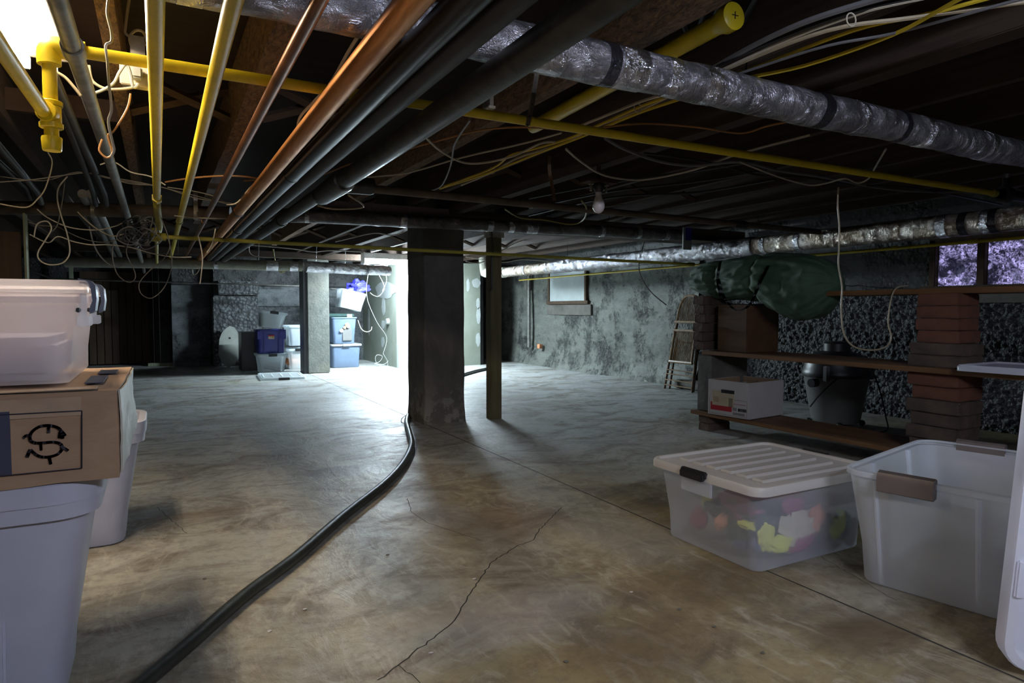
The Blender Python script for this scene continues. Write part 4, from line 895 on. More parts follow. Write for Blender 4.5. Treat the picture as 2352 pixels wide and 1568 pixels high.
# right, open bin
rz = R(12.5)
bBc = Vector((2.06, 1.475, 0)); W_, D_ = .84, .57
cen = bBc + Matrix.Rotation(rz, 3, 'Z') @ Vector((W_/2, -D_/2, 0))
bB = thing('storage_bin', 'large open milky plastic bin with a bronze-grey handle, right foreground', 'bin', cen, (0, 0, rz))
bm = bin_body(W_-.05, D_-.05, .40, .055, .045, .07, .004, .012, .02, single=True)
obj('bin_body', bm, 'frost_open', bB, local=True)
for y in (-.13, .15):
    rb = NB(); tube(rb, [(-W_/2+.083, y, .012), (-W_/2+.03, y*1.05, .375)], [.007, .010], 8); obj('wall_rib', rb, 'frost_open', bB, local=True)
for x in (-.15, .2):
    rb = NB(); tube(rb, [(x, D_/2-.073, .012), (x, D_/2-.03, .38)], [.007, .01], 8); obj('wall_rib', rb, 'frost_open', bB, local=True)
for s in (-1, 1):
    hb_ = NB(); pr = [(0, .352), (.004, .410), (-.010, .417), (-.030, .412), (-.036, .395), (-.036, .352), (-.03, .348)]
    prism(hb_, [(s*(W_/2-.025-x_), -.025, z_) for x_, z_ in pr], (0, .165, 0)); obj('handle', hb_, 'handle_brown', bB, local=True, label='bronze-grey clip handle on the rim')
# stray tag inside bin B
obj('sticker', B((.1, D_/2-.075, .24), (.115, D_/2-.066, .29)), 'latch', bB, local=True)
# lid on end, far right
ll = thing('bin_lid', 'large white plastic lid standing on edge at the right edge of view', 'lid', (1.92+.2*.72, .89-.2*.69, .012), (0, R(2.2), R(-44)))
bm = NB(); hL, wL = .80, .60
mm = Matrix.Rotation(R(4), 4, 'X') @ Matrix.Translation((wL/2-.2, 0, hL/2)) @ Matrix.Rotation(R(90), 4, 'X')
loft(bm, [(wL-.01, hL-.01, .07, -.022), (wL, hL, .075, -.018), (wL, hL, .075, .018), (wL-.01, hL-.01, .07, .026), (wL-.05, hL-.05, .055, .026), (wL-.07, hL-.07, .045, .0), (wL-.14, hL-.14, .03, .0), (wL-.16, hL-.16, .02, .008), (wL-.2, hL-.2, .02, .008)], mm)
obj('lid_panel', bm, 'frost_white', ll, local=True)
for z in (.25, .55):
    bm = NB(); box(bm, (-.19, -.035, z-.05), (-.165, -.015, z+.05), Matrix.Rotation(R(4), 4, 'X'), .004); obj('lid_clip', bm, 'frost_white', ll, local=True)

# left stack -------------------------------------------------------
# tub 1
def tub(label, x1, y0, W, D, Hh, mat, tx, ty, lip=True):
    th = thing('plastic_tub', label, 'tub', (x1-W/2, y0+D/2, 0))
    obj('tub_body', bin_body(W-.05, D-.05, Hh, tx, ty, .085, .005, .022, .05, steps=6), mat, th, local=True)
    b2 = NB(); loft(b2, [(W-.035, D-.035, .09, Hh-.085), (W-.02, D-.02, .095, Hh-.085), (W-.015, D-.015, .095, Hh-.045), (W-.03, D-.03, .09, Hh-.045)]); obj('rim_band', b2, mat, th, local=True)
    return th
t1 = tub('tall grey-white plastic tub at the lower left, box on top', -.125, 1.80, .66, .46, .55, 'white_plastic', .075, .06)
bm = NB(); box(bm, (-.30, -.205, .06), (.13, -.19, .42), Matrix.Rotation(R(-6.5), 4, 'X'), .006); obj('side_panel', bm, 'white_plastic', t1, local=True)
t2 = tub('second grey-white tub standing behind the tall tub under the box', -.05, 2.98, .60, .44, .50, 'white_plastic', .07, .06)
# cardboard box
zb0, zb1, xb1, yb0, yb1 = .552, .762, -.088, 1.80, 2.50
cb = thing('cardboard_box', 'worn brown cardboard box with an S drawn in marker, on the grey tub', 'box', (-.5, 2.15, zb0))
bm = NB(); box(bm, (-1.0, yb0, zb0), (xb1, yb1, zb1))
bmesh.ops.subdivide_edges(bm, edges=bm.edges[:], cuts=14, use_grid_fill=True)
for v in bm.verts:
    f = Vector((v.co.x*6, v.co.y*5, v.co.z*9)); n_ = .5*noise.noise(f)
    if v.co.x > xb1-.001: v.co.x += .018*n_+.006*math.sin((v.co.z-zb0)/(zb1-zb0)*math.pi)*((v.co.y-yb0)/.7)+.006*((v.co.y-yb0)/.7)
    v.co.z += .004*noise.noise(f*1.7); v.co.y += .003*noise.noise(f*2.1) if v.co.y < yb0+.01 else 0
obj('carton', bm, 'cardboard', cb)
bm = NB()
for (y, z, l) in ((1.86, .66, .17), (2.0, .66, .18), (2.2, .665, .18)):
    pass
box(bm, (xb1-.001, yb0+.02, zb0+.01), (xb1+.003, yb1-.01, zb1-.004)); bmesh.ops.subdivide_edges(bm, edges=bm.edges[:], cuts=12, use_grid_fill=True)
for v in bm.verts:
    v.co.x += .009*noise.noise(Vector((v.co.x*6, v.co.y*5, v.co.z*9)))+.006*math.sin((v.co.z-zb0)/(zb1-zb0)*math.pi)*((v.co.y-yb0)/.7)+.006*((v.co.y-yb0)/.7)+.003+.004*noise.noise(v.co*25)
obj('packing_tape', bm, 'tapeclear', cb, label='wrinkled clear packing tape over the end')
bm = NB(); box(bm, (-1.0, yb0-.0035, zb1-.055), (-.16, yb0-.001, zb1-.012)); box(bm, (-1.0, yb0, zb1+.003), (-.13, yb0+.05, zb1+.005)); obj('tape_strip', bm, plain('tan_tape', (.36, .25, .17), .5), cb)
yf = yb0-.0045
def fpt(px, py): p = at(px, py, Y=yf); return p
bm = NB()
a, b = fpt(-60, 950), fpt(27, 1094); box(bm, (a.x, yf, b.z+.004), (b.x, yf+.003, a.z)); obj('navy_panel', bm, 'navy', cb, label='dark navy printed panel')
bm = NB(); C4 = [fpt(-40, 955), fpt(188, 943), fpt(188, 1075), fpt(-40, 1097)]
for a, b in zip(C4, C4[1:]): tube(bm, [a, b], .0014, 4)
obj('printed_frame', bm, 'ink', cb)
def ink(pts, w):
    P_ = smooth_pts([fpt(*p) for p in pts], 6); bm = NB(); L = []
    for i, p in enumerate(P_):
        tg_ = (P_[min(i+1, len(P_)-1)]-P_[max(i-1, 0)]).normalized(); s = Vector((-tg_.z, 0, tg_.x))*w/2
        L.append((bm.verts.new(p-s), bm.verts.new(p+s)))
    for a, b in zip(L, L[1:]): bm.faces.new((a[0], a[1], b[1], b[0]))
    bmesh.ops.solidify(bm, geom=bm.faces[:], thickness=.0006); return bm
for pts, w in [([(144, 1007), (143, 995), (135, 983), (115, 977), (92, 979), (75, 990), (69, 1003), (72, 1013), (85, 1017), (105, 1016), (125, 1015), (140, 1020), (142, 1032), (132, 1043), (112, 1049), (92, 1048), (78, 1040), (70, 1032)], .0062),
               ([(69, 1000), (60, 1000), (54, 1006)], .006), ([(150, 1001), (140, 990), (137, 1006)], .007), ([(112, 978), (112, 994)], .006), ([(70, 1032), (66, 1040), (62, 1050)], .007),
               ([(94, 1019), (95, 1034)], .005), ([(113, 1049), (117, 1066)], .006), ([(140, 1024), (157, 1035)], .006), ([(68, 1033), (80, 1040)], .005)]:
    obj('marker_stroke', ink(pts, w), 'ink', cb)
bm = NB(); box(bm, (-.165, 1.93, zb1+.004), (-.125, 2.13, zb1+.006)); box(bm, (-.155, 2.2, zb1+.004), (-.11, 2.32, zb1+.006)); obj('black_print', bm, 'navy', cb)
# clear bin on the box
xc1, yc0 = -.175, 1.89
Wc, Dc, Hc = .68, .56, .225
cbn = thing('storage_bin', 'clear plastic bin with two blue-grey latches on top of the cardboard box', 'bin', (xc1-Wc/2+.015, yc0+Dc/2-.02, zb1+.006))
obj('bin_body', bin_body(Wc-.03, Dc-.03, Hc, .02, .02, .04, .004, .008, .03, single=True), 'frost_warm', cbn, local=True)
obj('lid', lid_mesh(Wc+.025, Dc+.02, Hc-.004, .03, .05), 'frost_warm', cbn, local=True)
for y in (-.19, .10):
    pl_ = NB(); box(pl_, (Wc/2-.015, y-.04, Hc-.085), (Wc/2+.010, y+.07, Hc-.06), None, .002); box(pl_, (Wc/2-.01, y-.035, Hc-.06), (Wc/2+.006, y-.028, Hc)); obj('latch_mount', pl_, 'frost', cbn, local=True)
    lb = NB(); pr = [(-.012, .045), (.014, .040), (.024, .028), (.026, -.005), (.022, -.035), (.010, -.042), (.010, -.03), (.017, -.01), (.014, .02), (.004, .03), (-.012, .036)]
    prism(lb, [(Wc/2+x_, y-.02, Hc+z_-.012) for x_, z_ in pr], (0, .075, 0)); la_ = obj('latch', lb, 'latch', cbn, local=True)
    lw = NB(); cyl(lw, (Wc/2-.012, y-.03, Hc-.045), (Wc/2-.012, y-.034, Hc-.045), .006, 12); obj('latch_pin', lw, 'dark_plastic', la_, local=True)
bm = NB(); bmesh.ops.create_icosphere(bm, subdivisions=4, radius=1)
for v in bm.verts:
    k = 1+.35*noise.noise(v.co*3); v.co = Vector((-.51+v.co.x*.115*k, 2.05+v.co.y*.12*k, .87+v.co.z*.085*k))
obj('wrapped_bundle', bm, 'l_d', label='orange crinkled plastic bundle inside the clear bin at the left edge', cat='bundle')
bm = NB(); box(bm, (-.44, 1.93, zb1+.016), (-.22, 2.35, zb1+.12), None, .02); obj('cloth_pile', bm, plain('lavender_cloth', (.28, .27, .38), .8), label='lavender cloth folded at the bottom of the clear bin', cat='cloth')

# ------------------------------------------------------------------ shelving right
SX0, SX1 = 3.72, 4.14
def plank(label, z, y0, y1, x0=SX0, x1=SX1, th=.028, px=None):
    bm = NB(); box(bm, (x0, y0, z-th), (x1, y1, z), None, .003); return obj('shelf_board', bm, 'shelf', label=label, cat='shelf board')
plank('lowest wooden shelf board under the white carton', .150, 1.25, 3.93)
plank('middle wooden shelf board carrying the brown wooden box', .628, 1.05, 3.82)
plank('top wooden shelf board below the foil window', 1.066, .9, 2.86, 3.80, 4.14, .03)
def bricks(specs, labelf, group):
    for i, (x0, x1, y0, y1, z0, z1, m_) in enumerate(specs):
        bm = NB(); box(bm, (x0, y0, z0), (x1, y1, z1), None, .004); bmesh.ops.subdivide_edges(bm, edges=[e for e in bm.edges if e.calc_length() > .04], cuts=3, use_grid_fill=True)
        for v in bm.verts: v.co += noise.noise_vector(v.co*22)*.0035
        obj('brick', bm, m_, label=labelf(i), cat='brick', group=group)
random.seed(9)
sp = []
zz_ = 0.0
for k in range(2): sp.append((3.75, 3.98, 3.76, 3.87, k*.061, k*.061+.058, 'brick_old'))
bricks(sp, lambda i: ['bottom brick at the left foot of the shelving, on the floor', 'upper brick at the left foot, right under the lowest board'][i], 'bricks under the left end of the lowest board')
bm = NB(); box(bm, (3.76, 3.74, .152), (4.14, 3.90, .598), None, .006); obj('concrete_block', bm, 'board_band', label='dark grey concrete block holding up the left end of the middle board', cat='block')
sp = [(3.76+random.uniform(-.01, .01), 4.0, 3.84+random.uniform(-.01, .01), 3.95, .63+k*.071, .63+k*.071+.068, 'brick_old') for k in range(6)]
bricks(sp, lambda i: ['lowest brick of the pile behind the brown wooden box', 'second brick up behind the brown wooden box', 'third brick up behind the brown wooden box', 'fourth brick up behind the brown wooden box', 'fifth brick up behind the brown wooden box', 'top brick of the pile under the green bag'][i], 'brick pile behind the wooden box')
# right brick stack
sp = []; y0b, y1b = 1.98, 2.24; random.seed(4)
def br(z0, h, old, dx=0, dy=0, w=.0): return (3.80+dx, 4.03+dx+w, y0b+dy, y1b+dy-.0, z0, z0+h, 'brick_old' if old else 'brick')
z_ = .0
for k in range(2): sp.append(br(k*.061, .058, True, 0, 0))
for k in range(6):
    h = .0735 if k < 5 else .072
    sp.append((3.775+random.uniform(-.012, .012), 4.0+random.uniform(-.01, .02), y0b-.015+random.uniform(-.015, .01), y1b+random.uniform(-.02, .01), .152+k*.0745, .152+k*.0745+.071, 'brick' if k > 3 else 'brick_old'))
for k in range(6):
    sp.append((3.775+random.uniform(-.01, .01), 3.98+random.uniform(-.01, .02), y0b+(0 if k > 1 else -.03)+random.uniform(-.01, .01), y1b-(.03 if k > 1 else -.01)+random.uniform(-.01, .01), .630+k*.068, .630+k*.068+.065, 'brick' if k > 1 else 'brick_old'))
names = ['floor-level brick of the right stack', 'brick under the lowest board in the right stack'] + ['%s brick of the right stack between lowest and middle boards' % s for s in ('first', 'second', 'third', 'fourth', 'fifth', 'topmost')] + ['%s brick of the right stack above the middle board' % s for s in ('first', 'second', 'third', 'fourth', 'fifth', 'topmost')]
bricks(sp, lambda i: names[i], 'bricks stacked at the right of the shelving')
# white lid lying on the middle shelf
ld = thing('bin_lid', 'flat white plastic lid lying on the middle shelf by the bricks', 'lid', (3.86, 1.62, .632), (0, 0, R(2)))
bm = lid_mesh(.42, .62, 0, .032, .03); obj('lid_panel', bm, 'frost_white', ld, local=True)
# white carton
cpt = [at(1614, 951, Z=.155), at(1713, 967, Z=.155), at(1802, 942, Z=.155)]
uy = (cpt[1]-cpt[0]); ang = math.atan2(uy.y, uy.x)
Lx, Ly, Hb = .36, .42, .265
uu = uy.normalized(); vv = Vector((-uu.y, uu.x, 0))
if vv.x < 0: vv = -vv
c0 = cpt[0]+vv*.06
root = thing('file_carton', 'open white file carton with a red and yellow label on the lowest shelf', 'box', c0)
def q(u_, v_, z): return c0+uu*u_+vv*v_+Vector((0, 0, z))
def slab(u0, u1, v0, v1, z0, z1):
    bm = NB(); prism(bm, [q(u0, v0, z0), q(u1, v0, z0), q(u1, v1, z0), q(u0, v1, z0)], (0, 0, z1-z0)); return bm
bm = NB()
for (a0, a1, b0, b1, e0, e1) in [(0, Lx, 0, .004, 0, Hb), (0, Lx, Ly-.004, Ly, 0, Hb), (0, .004, .004, Ly-.004, 0, Hb), (Lx-.004, Lx, .004, Ly-.004, 0, Hb), (0, Lx, 0, Ly, 0, .004)]:
    prism(bm, [q(a0, b0, e0), q(a1, b0, e0), q(a1, b1, e0), q(a0, b1, e0)], (0, 0, e1-e0))
obj('carton', bm, 'boxwhite', root)
bm = NB()
for (a0, a1, b0, b1) in [(.005, Lx-.005, .0045, .006), (.005, Lx-.005, Ly-.006, Ly-.0045), (.0045, .006, .006, Ly-.006), (Lx-.006, Lx-.0045, .006, Ly-.006)]:
    prism(bm, [q(a0, b0, .01), q(a1, b0, .01), q(a1, b1, .01), q(a0, b1, .01)], (0, 0, Hb-.012))
obj('inner_lining', bm, 'boxinner', root)
def lab(name, u0, u1, z0, z1, mat, d=.0015, r=0):
    bm = NB(); prism(bm, [q(u0, 0, z0), q(u1, 0, z0), q(u1, 0, z1), q(u0, 0, z1)], -vv*d); obj(name, bm, mat, root)
lab('red_print', .025, .215, .038, .098, 'red', .0008)
lab('paper_label', .04, .235, .075, .185, 'labelyellow', .0016)
lab('hand_hole', .12, .235, .172, .198, 'dark_plastic', .0018)
def bars(name, u0, n, z0, z1, w, mat='ink', d=.0022, hor=False):
    bm = NB(); random.seed(n)
    for k in range(n):
        a_ = u0+k*w; 
        if hor: prism(bm, [q(u0, 0, z0+k*.006), q(u0+w, 0, z0+k*.006), q(u0+w, 0, z0+k*.006+.0028), q(u0, 0, z0+k*.006+.0028)], -vv*d)
        else: prism(bm, [q(a_, 0, z0), q(a_+w*random.uniform(.25, .7), 0, z0), q(a_+w*.5, 0, z1), q(a_, 0, z1)], -vv*d)
    obj(name, bm, mat, root)
bars('barcode', .27, 12, .05, .072, .006); bars('barcode', .188, 11, .075, 0, .036, 'ink', .0022, True); bars('printed_lines', .05, 7, .10, 0, .05, 'boxinner', .0022, True); bars('fine_print', .225, 3, .022, 0, .10, 'ink', .001, True); bars('fine_print', .222, 4, .052, 0, .035, 'ink', .001, True)
bm = NB()
for (a_, b_) in [((.015, .012), (.345, .012)), ((.345, .012), (.345, .13)), ((.345, .13), (.24, .13)), ((.015, .012), (.015, .13))]: tube(bm, [q(a_[0], -.0005, a_[1]), q(b_[0], -.0005, b_[1])], .0012, 4)
obj('printed_frame', bm, 'boxinner', root)
bm = NB(); tube(bm, [q(.23, -.0008, .100), q(.335, -.0008, .100)], .0016, 4); obj('red_line', bm, 'red', root)
for k in range(4):
    bm = NB(); bmesh.ops.create_icosphere(bm, subdivisions=3, radius=1); c = q([.12, .22, .25, .15][k], [.12, .14, .28, .3][k], .215)
    for v in bm.verts: v.co = c+Vector((v.co.x*.07, v.co.y*.07, v.co.z*.03))*(1+.6*noise.noise(v.co*2.5+Vector((k, 0, 0))))
    obj('crumpled_paper', bm, 'boxwhite' if k == 1 else 'boxinner', label=['brown crumpled paper at the near end of the open carton', 'pale crumpled paper sticking out of the open carton', 'brown crumpled paper at the back of the open carton', 'brown crumpled paper by the far side of the open carton'][k], cat='paper')
# brown wooden box on the middle shelf
wz = .631; wa = at(1618, 808, Z=wz); wb_ = at(1675, 808, Z=wz)
wbx = thing('wooden_box', 'plain brown wooden box standing on the middle shelf board', 'box', (4.0, 3.64, wz))
x0, x1, y0, y1 = 3.79, 4.13, 3.44, 3.72
bx = NB()
for a_, b_ in [((x0, y0, wz), (x0+.015, y1, .985)), ((x1-.015, y0, wz), (x1, y1, .985)), ((x0+.015, y0+.003, wz), (x1-.015, y0+.018, .985)), ((x0+.015, y1-.018, wz), (x1-.015, y1-.003, .985)), ((x0+.015, y0+.018, wz), (x1-.015, y1-.018, wz+.015))]: box(bx, a_, b_, None, .0015)
obj('box_body', bx, 'cabinet', wbx); obj('dark_top', B((x0+.05, y0+.0, .975), (x1-.0, y1+.03, .99), .003), 'dark_plastic', wbx)
# green bag
SEC = [(1598, 645, 640), (1606, 612, 672), (1625, 602, 680), (1650, 597, 686), (1680, 594, 690), (1710, 588, 690), (1740, 583, 692), (1770, 579, 706), (1795, 577, 718), (1815, 577, 730), (1840, 579, 737), (1865, 582, 736), (1890, 592, 722), (1910, 606, 700), (1924, 625, 678), (1932, 648, 655)]
XB = 3.88; bm = NB(); rings = []; nS = 150; SS = []
for (a, b) in zip(SEC, SEC[1:]):
    for k in range(16): SS.append(tuple(a[i]+(b[i]-a[i])*k/16 for i in range(3)))
SS.append(SEC[-1])
for i, (px, t_, b_) in enumerate(SS):
    pt, pb = at(px, t_, X=XB), at(px, b_, X=XB); c = (pt+pb)/2; rz_ = abs(pt.z-pb.z)/2; rx_ = min(.20, rz_*.95+.01)
    rg = []
    for k in range(nS):
        a_ = 2*math.pi*k/nS; n1 = noise.noise(Vector((math.cos(a_)*1.8, math.sin(a_)*1.8, c.y*5))); n2 = noise.noise(Vector((math.cos(a_)*3.4+4, math.sin(a_)*3.4, c.y*2.4)))
        fold = .97+.10*n1+.16*n2+.10*noise.noise(Vector((math.cos(a_)*5, math.sin(a_)*5+c.y*3, c.y*9)))+.05*(1-2*abs(noise.noise(Vector((math.cos(a_)*2.5+c.y*4, math.sin(a_)*2.5, c.y*5+3)))))**2
        pin = 1-.14*math.exp(-((px-1665)/7.0)**2)-.16*math.exp(-((px-1755)/9.0)**2)
        rg.append(bm.verts.new((XB+rx_*fold*pin*math.cos(a_), c.y, c.z+rz_*(.97+.3*(fold-1))*pin*math.sin(a_))))
    rings.append(rg)
for A, Bb in zip(rings, rings[1:]):
    for k in range(nS): bm.faces.new((A[k], A[(k+1) % nS], Bb[(k+1) % nS], Bb[k]))
bm.faces.new(rings[0][::-1]); bm.faces.new(rings[-1])
bag = thing('canvas_bag', 'dark green rolled canvas bag lying across the top of the shelving', 'bag', (XB, 3.4, 1.06))
obj('bag_body', bm, 'canvas', bag, sharp=180)
def webbing(pts, X):
    P_ = smooth_pts([at(p[0], p[1], X=X) for p in pts], 5); bm = NB(); L = []
    for p in P_: L.append((bm.verts.new(p+Vector((0, -.014, 0))), bm.verts.new(p+Vector((0, .014, 0)))))
    for a, b in zip(L, L[1:]): bm.faces.new((a[0], a[1], b[1], b[0]))
    bmesh.ops.solidify(bm, geom=bm.faces[:], thickness=.002); return bm
obj('bag_strap', webbing([(1650, 640), (1660, 675), (1672, 695), (1690, 712), (1712, 708), (1728, 690), (1745, 650), (1765, 610)], 3.66), 'strapblack', bag)
obj('bag_strap', webbing([(1655, 600), (1648, 640), (1655, 680)], 3.68), 'strapblack', bag)
# folding chair leaning at the wall
ch_ = thing('folding_chair', 'folded bamboo chair leaning on the right wall behind the shelving', 'chair', (5.45, 5.85, 0), (0, 0, 0))
def cl(y, z, off=0): # leaning plane
    return Vector((5.34+.17*z+off, y, z))
YA, YBc = 6.08, 5.62
for (nm_, pts, r_, m_) in [('leg', [cl(YA, 0), cl(YA-.02, .45), cl(YA-.06, .78)], .013, 'bamboo_dark'), ('leg', [cl(YBc, 0), cl(YBc+.02, .45), cl(YBc+.06, .78)], .013, 'bamboo_dark'),
        ('leg', [cl(YA-.03, 0, .05), cl(YA-.05, .6, .04)], .012, 'bamboo_dark'), ('leg', [cl(YBc+.03, 0, .05), cl(YBc+.05, .6, .04)], .012, 'bamboo_dark')]:
    obj(nm_, T(pts, r_, 8), m_, ch_)
bm = NB(); tube(bm, smooth_pts([cl(YA-.05, .72), cl(YA-.06, .95), cl(YA-.12, 1.08), cl(YA-.23, 1.11), cl(YBc+.12, 1.08), cl(YBc+.06, .95), cl(YBc+.05, .72)], 5), .014, 8); obj('back_frame', bm, 'bamboo', ch_)
bm = NB()
for k in range(15): y = YA-.075-k*.0225; tube(bm, [cl(y, .80, -.004), cl(y, 1.09-.0006*(k-7)**2, -.004)], .0055, 6)
obj('back_slats', bm, 'bamboo', ch_)
bm = NB()
for z, r_ in ((.80, .017), (.70, .016), (.33, .018)): tube(bm, [cl(YA-.04, z, -.02), cl(YBc+.04, z, -.02)], r_, 8)
tube(bm, [cl(YA-.05, .33, -.02), cl(YA-.06, .72, -.02)], .014, 8); tube(bm, [cl(YBc+.05, .33, -.02), cl(YBc+.06, .72, -.02)], .014, 8); obj('seat_frame', bm, 'bamboo', ch_)
bm = NB()
for k in range(16): y = YA-.07-k*.0215; tube(bm, [cl(y, .35, -.02), cl(y, .70, -.02)], .0055, 6)
obj('seat_slats', bm, 'bamboo', ch_)
for z in (.56, .23, .18, .11, .05): obj('stretcher', T([cl(YA, z, -.012), cl(YBc, z, -.012)], .007, 6), 'bamboo', ch_)
obj('foundation_stone', B((5.45, 5.6, 0), (5.6, 6.05, .11), .02), 'board_band', label='low grey stone block at the foot of the folded chair', cat='stone')
# shop vacuum
vc = Vector((4.90, 3.50, 0))
vac = thing('shop_vacuum', 'grey drum vacuum cleaner with a black lid behind the shelving', 'vacuum cleaner', vc)
bm = NB(); lathe(bm, [(.175, .03), (.185, .05), (.245, .39), (.25, .40)], vc, 32); obj('drum', bm, 'grey_plastic', vac)
bm = NB(); lathe(bm, [(.255, .40), (.262, .41), (.262, .44), (.25, .46), (.235, .54), (.17, .59), (.10, .61), (.10, .67), (.085, .685), (.03, .69)], vc, 32); obj('lid', bm, 'dark_plastic', vac)
for a_ in (200, 320, 80): 
    bm = NB(); c = vc+Vector((math.cos(R(a_))*.262, math.sin(R(a_))*.262, .44)); box(bm, c-Vector((.02, .02, .06)), c+Vector((.02, .02, .06)), None, .006); obj('clamp', bm, 'grey_plastic', vac)
for a_ in (45, 135, 225, 315):
    bm = NB(); c = vc+Vector((math.cos(R(a_))*.2, math.sin(R(a_))*.2, .025)); bmesh.ops.create_icosphere(bm, subdivisions=2, radius=.025, matrix=Matrix.Translation(c)); obj('caster', bm, 'dark_plastic', vac)
bm = NB(); tube(bm, [vc+Vector((-.25, 0, .36)), vc+Vector((-.31, 0, .36))], .035, 14); obj('hose_port', bm, 'dark_plastic', vac)
obj('power_cord', T(smooth_pts([vc+Vector((.15, -.15, .55)), vc+Vector((.24, -.2, .35)), vc+Vector((.2, -.3, .1)), vc+Vector((.05, -.4, .01)), vc+Vector((-.2, -.35, .008))], 6), .006, 6), 'c_black', vac)
obj('power_cord', T(smooth_pts([vc+Vector((-.1, -.2, .5)), vc+Vector((-.3, -.1, .3)), vc+Vector((-.38, -.05, .18))], 6), .006, 6), 'c_black', vac)

# ------------------------------------------------------------------ back bins
def sbin(name, label, px0, px1, pyb, pyt, Y, mat, depth=.42, z0=None, lid=None, lidmat=None, handle=None, tilt=0, body=True, taper=.03, cat='bin'):
    a, b = at(px0, pyb, Y=Y), at(px1, pyt, Y=Y); W2 = b.x-a.x; h = b.z-(a.z if z0 is None else z0); zz = a.z if z0 is None else z0
    th = thing(name, label, cat, ((a.x+b.x)/2, Y+depth/2, zz), (0, R(tilt), 0))
    obj('bin_body', bin_body(W2-.024, depth, h, taper, .03, .05, .004, .012, .022, single=mat.startswith('frost')), mat, th, local=True)
    if lid: obj('lid', lid_mesh(W2+.02, depth+.045, h-.008, .03, .05), lidmat or mat, th, local=True)
    if handle: obj('latch', B((-.06, -depth/2-.035, h-.015), (.06, -depth/2-.005, h+.026), .004), handle, th, local=True)
    return th, W2, h, zz
Yb = 10.3
s1, w1, h1, z1 = sbin('storage_bin', 'clear lidded bin at the bottom of the left back stack, under the blue tote', 593, 660, 858, 815, Yb, 'frost_far', z0=0, lid=True, lidmat='frost_far', handle='dark_plastic')
top1 = h1+.024
rd = NB()
for k in range(4): tube(rd, [(-.13+.03*(k % 2), -.15, .21-.045*k), (.13, -.15, .12-.035*k)], .012, 6)
obj('white_rod_bundle', rd, 'paper', label='white rods lying aslant inside the lowest clear bin', cat='rod').location = s1.location+Vector((-.02, -.15, .01))
s2, w2_, h2, z2 = sbin('storage_tote', 'dark blue plastic tote in the middle of the left back stack', 590, 658, 812, 757, Yb, 'blue_plastic', z0=top1, taper=.02, cat='tote')
for x in (-.105, .105): obj('vertical_rib', B((x-.012, -.222, .02), (x+.012, -.205, h2-.02), .004), 'blue_plastic', s2, local=True)
obj('raised_panel', B((-w2_/2+.01, -.226, h2*.62), (-.12, -.205, h2-.02), .004), 'blue_plastic', s2, local=True); obj('raised_panel', B((.12, -.226, h2*.62), (w2_/2-.01, -.205, h2-.02), .004), 'blue_plastic', s2, local=True)
obj('sticker', B((-.05, -.2255, h2*.62), (.035, -.222, h2-.075)), 'labelyellow', s2, local=True); obj('sticker_band', B((-.05, -.2275, h2-.095), (.035, -.2256, h2-.075)), 'red', s2, local=True); obj('sticker_print', B((-.0, -.227, h2*.66), (.03, -.2256, h2*.72)), 'c_olive', s2, local=True)
s3, w3, h3, z3 = sbin('storage_bin', 'clear lidded bin tilted on top of the blue tote', 594, 655, 757, 718, Yb, 'frost_far', depth=.40, z0=z2+h2+.022, lid=True, lidmat='frost_far', handle='dark_plastic', tilt=8)
obj('small_container', B((-.13, -.18, .012), (.09, .1, .20), .02), 'vent', label='pale green small container inside the tilted clear bin', cat='container').location = s3.location+Vector((-.03, 0, .035))
sbin('storage_bin', 'cloudy bin on the floor behind the blue tote stack', 662, 712, 848, 803, 10.75, 'frost_far', depth=.5, z0=0, lid=True, handle='dark_plastic')
_s = sbin('storage_bin', 'cloudy bin stacked upon another behind the blue tote', 662, 712, 800, 750, 10.75, 'frost_far', depth=.5, z0=.37, lid=True)
for k, (dx, dz, m_, lb_) in enumerate([(-.05, .03, 'l_d', 'pinkish bundle inside the lower cloudy bin'), (.0, .40, 'bluegrey', 'blue-grey bundle inside the upper cloudy bin')]):
    bm = NB(); bmesh.ops.create_icosphere(bm, subdivisions=3, radius=1)
    for v in bm.verts: v.co = Vector((v.co.x*.13, v.co.y*.15, (v.co.z+1)*.09))*(1+.25*noise.noise(v.co*2+Vector((k, 0, 0))))
    o = obj('cloth_bundle', bm, m_, label=lb_, cat='bundle', local=True); o.location = (_s[0].location.x+dx, 10.95, dz)
a, b = at(556, 855, Y=10.85), at(590, 762, Y=10.85)
obj('dark_box', B((a.x, 10.85, 0), (b.x+.05, 11.3, b.z), .006), 'dark_plastic', label='tall black box left of the blue tote stack', cat='box')
# flat lid on floor
lf = thing('bin_lid', 'clear ribbed lid with black clip lying flat on the floor by the back stack', 'lid', (1.50, 9.62, .0), (0, 0, R(-4)))
obj('lid_panel', lid_mesh(.58, .80, 0, .035, .04), 'frost_far', lf, local=True); obj('lid_ribs', ribs(.50, .02, .027, 5, .6, Matrix.Rotation(R(90), 4, 'Z') @ Matrix.Scale(1, 4)), 'frost_far', lf, local=True)
obj('latch', B((-.07, -.43, .0), (.07, -.395, .035), .003), 'dark_plastic', lf, local=True)
